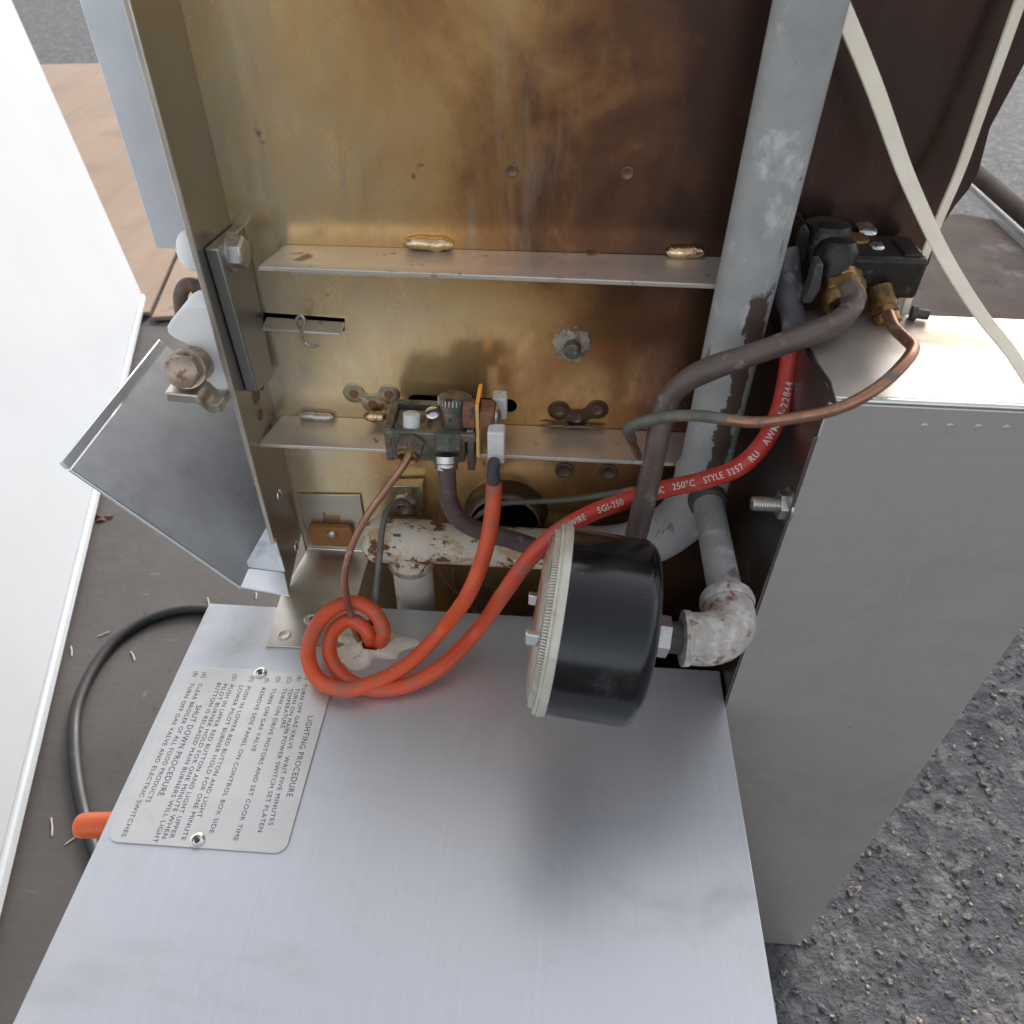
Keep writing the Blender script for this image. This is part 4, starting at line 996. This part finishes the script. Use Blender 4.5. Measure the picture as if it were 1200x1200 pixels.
MB().ribbon(smooth([PY(847, 491, -.1342), PY(815, 487, -.128), PY(780, 489, -.124), PY(752, 495, -.119), PY(738, 501, -.114), PY(736, 506, -.110), PY(739, 512, -.106)], 8), .0035, 12).build('verdigris_end', M['verdigris'], ct2)
MB().ribbon(smooth([PY(738, 509, -.1075), PY(742, 520, -.102), PY(750, 538, -.094)], 4), [.0032] * 4 + [.0026] * 4 + [.0012], 12).build('cut_end', M['copper'], ct2)
cable('verdigris_tube', 'thin greenish tube crossing in front of the round burner port', 'tube',
      [PY(553, 612, -.012), PY(566, 600, -.022), PY(590, 590, -.028), PY(620, 588, -.032), PY(660, 586, -.040), PY(700, 581, -.052), PY(745, 573, -.066)],
      .0023, M['verdigris'], 8, 10)
cable('rust_wire', 'thin rusty wire hooked below the tee behind the orange cable', 'wire',
      [PY(512, 664, -.020), PY(518, 676, -.022), PY(530, 690, -.024), PY(545, 704, -.026), PY(556, 716, -.03)], .0016, M['rust'], 6, 8)
cable('rust_wire', 'short upright rusty wire below the tee, right of the hooked one', 'wire',
      [PY(531, 662, -.018), PY(531, 680, -.018), PY(535, 700, -.02), PY(538, 720, -.02)], .0015, M['rust'], 6, 8)

# cream tape wires at upper right
cable('cream_strip', 'broad cream fibreglass wire strip crossing over the cabinet top', 'wire strip',
      [PY(930, -120, -.040), PY(1020, 90, -.050), PY(1060, 200, -.056), PY(1080, 246, -.064), PY(1100, 288, -.074), PY(1124, 330, -.086), PY(1152, 372, -.100), PY(1184, 412, -.116), PY(1215, 462, -.13), PY(1260, 540, -.14)],
      lambda s: .0054 - .0022 * s, M['wire'], 8, 16, 'cream wire strips', .14, (.3, -.8, .4))
cable('cream_strip', 'narrow cream wire strip slanting behind the broad one', 'wire strip',
      [PY(1235, -110, -.012), PY(1155, 115, -.020), PY(1125, 200, -.024), PY(1105, 247, -.030), PY(1085, 296, -.036), PY(1070, 335, -.040), PY(1059, 368, -.042), PY(1055, 385, -.0435)],
      lambda s: .0035 - .001 * s, M['wire'], 8, 16, 'cream wire strips', .3, (.3, -.8, .4))

# ------------------------------------------------------------------ sooty gas valve at upper right
yg = -.044
t = gv = thing('gas_valve', PY(1025, 349, -.03), 'sooty black gas valve with two brass fittings above the cabinet', 'valve')
body = bp(MB(), 975, 1083, 302, 350, yg, 274).build('body', M['valvedark'], gv, bevel=.003)
b = MB(); bp(b, 1060, 1082, 298, 303, yg + .003, 278); b.build('lid', M['valvedark'], gv, bevel=.001)
zt = PY(1030, 302, yg).z
c = PY(961, 300, -.024)
MB().lathe(c, (0, .1, 1), [(0, .015), (.016, .015), (.020, .013), (.022, .008)], 28).build('knob', M['valvedark'], gv)
c = PY(976, 312, -.040)
MB().lathe(c, (0, .2, 1), [(-.004, .0125), (.010, .0125), (.015, .010), (.017, .005)], 26).build('bonnet', M['valvedark'], gv)
q = [PY(u, v, -.036) for u, v in ((933, 308), (931, 285), (936, 268), (944, 262), (949, 272), (946, 306))]
MB().prism(q, (0, .02, 0)).build('bracket', M['valvedark'], gv, bevel=.001)
q = [PY(u, v, -.060) for u, v in ((957, 309), (966, 309), (962, 340), (951, 357), (940, 356), (950, 336))]
MB().prism(q, (0, .012, 0)).build('lever', M['sleeve'], gv, bevel=.0015)
ME_s = dome(.0055, .0022, M['bright'], name='screw')
for (u, v, s) in ((1017, 270, 1.1), (1028, 289, .8)): 
    p = PZ(u, v, zt + .0002); p.y = min(p.y, -.002); piece('screw', ME_s, p, (0, -.2, 1), gv, s); s < 1 and screw_slot(p + Vector((0, -.2, 1)).normalized() * .0020 * s, (0, -.2, 1), gv, .005 * s, .8)
c = PZ(1004, 280, zt); MB().lathe(c, (0, 0, 1), [(0, .0075), (.0015, .007), (.0018, .003)], 20).build('plug', M['brass'], gv)
# big brass nut: three stepped rings facing down and out
axb = Vector((.05, -.85, -.45)).normalized(); c = PY(985, 326, yg)
bn = MB().lathe(c - axb * .002, axb, [(0, .0125), (.006, .0125), (.0068, .0110), (.0072, .0135), (.0135, .0135), (.0150, .0118)], 6, ph=.5).build('large_nut', M['brass'], gv, bevel=.0008)
MB().lathe(c + axb * .0125, axb, [(0, .0126), (.005, .0126), (.0075, .0112), (.0072, .0092), (.002, .0090)], 28, False, False).build('collar', M['brass'], bn)
axs = Vector((.22, -.72, -.62)).normalized(); c = PY(1033, 348, yg - .004)
bn = MB().lathe(c - axs * .006, axs, [(0, .0072), (.009, .0074), (.0105, .0082), (.013, .0082), (.014, .0066), (.017, .0066), (.018, .0078), (.023, .0078), (.024, .0062)], 22).build('small_fitting', M['brass'], gv)
MB().lathe(c + axs * .004, axs, [(0, .0086), (.007, .0086)], 6, ph=.2).build('nut', M['brass'], bn, bevel=.0007)
# little stop screw and scrap on the cabinet's rear edge
o = MB().lathe(PZ(1088, 369, ZC + .004), (-1, .2, 0), [(0, .003), (.006, .003), (.007, .0045), (.010, .0045)], 12).build('loose_screw', M['thread'], loc=PZ(1088, 369, ZC)); tag(o, 'small black screw on the rear edge of the cabinet top', 'screw')

# ------------------------------------------------------------------ floor cable, grip, litter
zc = .0125
t = bc_ = thing('black_cable', PZ(87, 850, .004), 'black rubber cable curving across the dark floor beside the control box', 'cable')
pp = smooth([PZ(330, 735, zc), PZ(290, 722, zc), PZ(242, 714, zc), PZ(205, 716, zc), PZ(167, 729, zc), PZ(133, 753, zc), PZ(106, 790, zc), PZ(90, 830, zc), PZ(87, 867, zc), PZ(91, 915, zc), PZ(99, 955, zc), PZ(112, 1000, zc), PZ(130, 1060, zc)], 10)
MB().ribbon(pp, .0085, 14).build('sheath', M['rubber'], bc_, angle=60)
zh = Z0 - .05
a = PZ(95, 968, zh); c = PZ(140, 967, zh)
t = thing('orange_grip', a - Vector((0, 0, .011)), 'bright orange round-ended grip sticking out beside the control box', 'grip')
ro = px2m(14.5, a)
MB().lathe(a + Vector((-.004, 0, 0)), c - a, [(0, ro * .55), (.0015, ro * .82), (.004, ro * .96), (.008, ro), (.075, ro * 1.02)], 28).build('sleeve', M['orangehard'], t, angle=60)
for i, (u0, v0, u1, v1, lab) in enumerate(((114, 746, 129, 740, 'pale straw lying inside the curve of the black cable, the flattest one'), (153, 763, 158, 774, 'pale straw lying inside the curve of the black cable, the upright one'), (83, 757, 84, 769, 'pale straw lying close to the white appliance rim'), (76, 990, 88, 981, 'pale straw slanting beside the orange grip'), (60, 958, 61, 980, 'upright pale straw left of the orange grip'), (243, 700, 245, 712, 'pale straw at the back corner of the control box'), (300, 694, 300, 702, 'short pale straw under the chute end'))):
    a = PZ(u0, v0, .0055); c = PZ(u1, v1, .0055)
    md = (a + c) / 2 + Vector((.0008, .0004, .0005))
    o = MB().ribbon(smooth([a, md, c], 4), [.0006] + [.0011] * 7 + [.0006], 6).build('straw', M['straw'], loc=a); tag(o, lab, 'straw', 'bits of straw on the dark floor')
c = PZ(121, 607, .006); q = []
for k in range(14):
    a = 2 * math.pi * k / 14; r_ = .016 * (1 + .3 * math.sin(2 * a + .5) + random.uniform(-.15, .15)); q.append(c + Vector((r_ * math.cos(a), .6 * r_ * math.sin(a), .004 * math.sin(3 * a))))
b = MB(); b.v = [c + Vector((0, 0, .004))] + q; b.f = [(0, 1 + i, 1 + (i + 1) % 14) for i in range(14)]
b.v += [v - Vector((0, 0, .0012)) for v in b.v[:15]]; b.f += [(15, 16 + (i + 1) % 14, 16 + i) for i in range(14)] + [(1 + i, 16 + i, 16 + (i + 1) % 14, 1 + (i + 1) % 14) for i in range(14)]
o = b.build('dry_leaf', M['leaf'], loc=c); tag(o, 'curled reddish dry leaf on the dark floor by the white appliance', 'leaf')
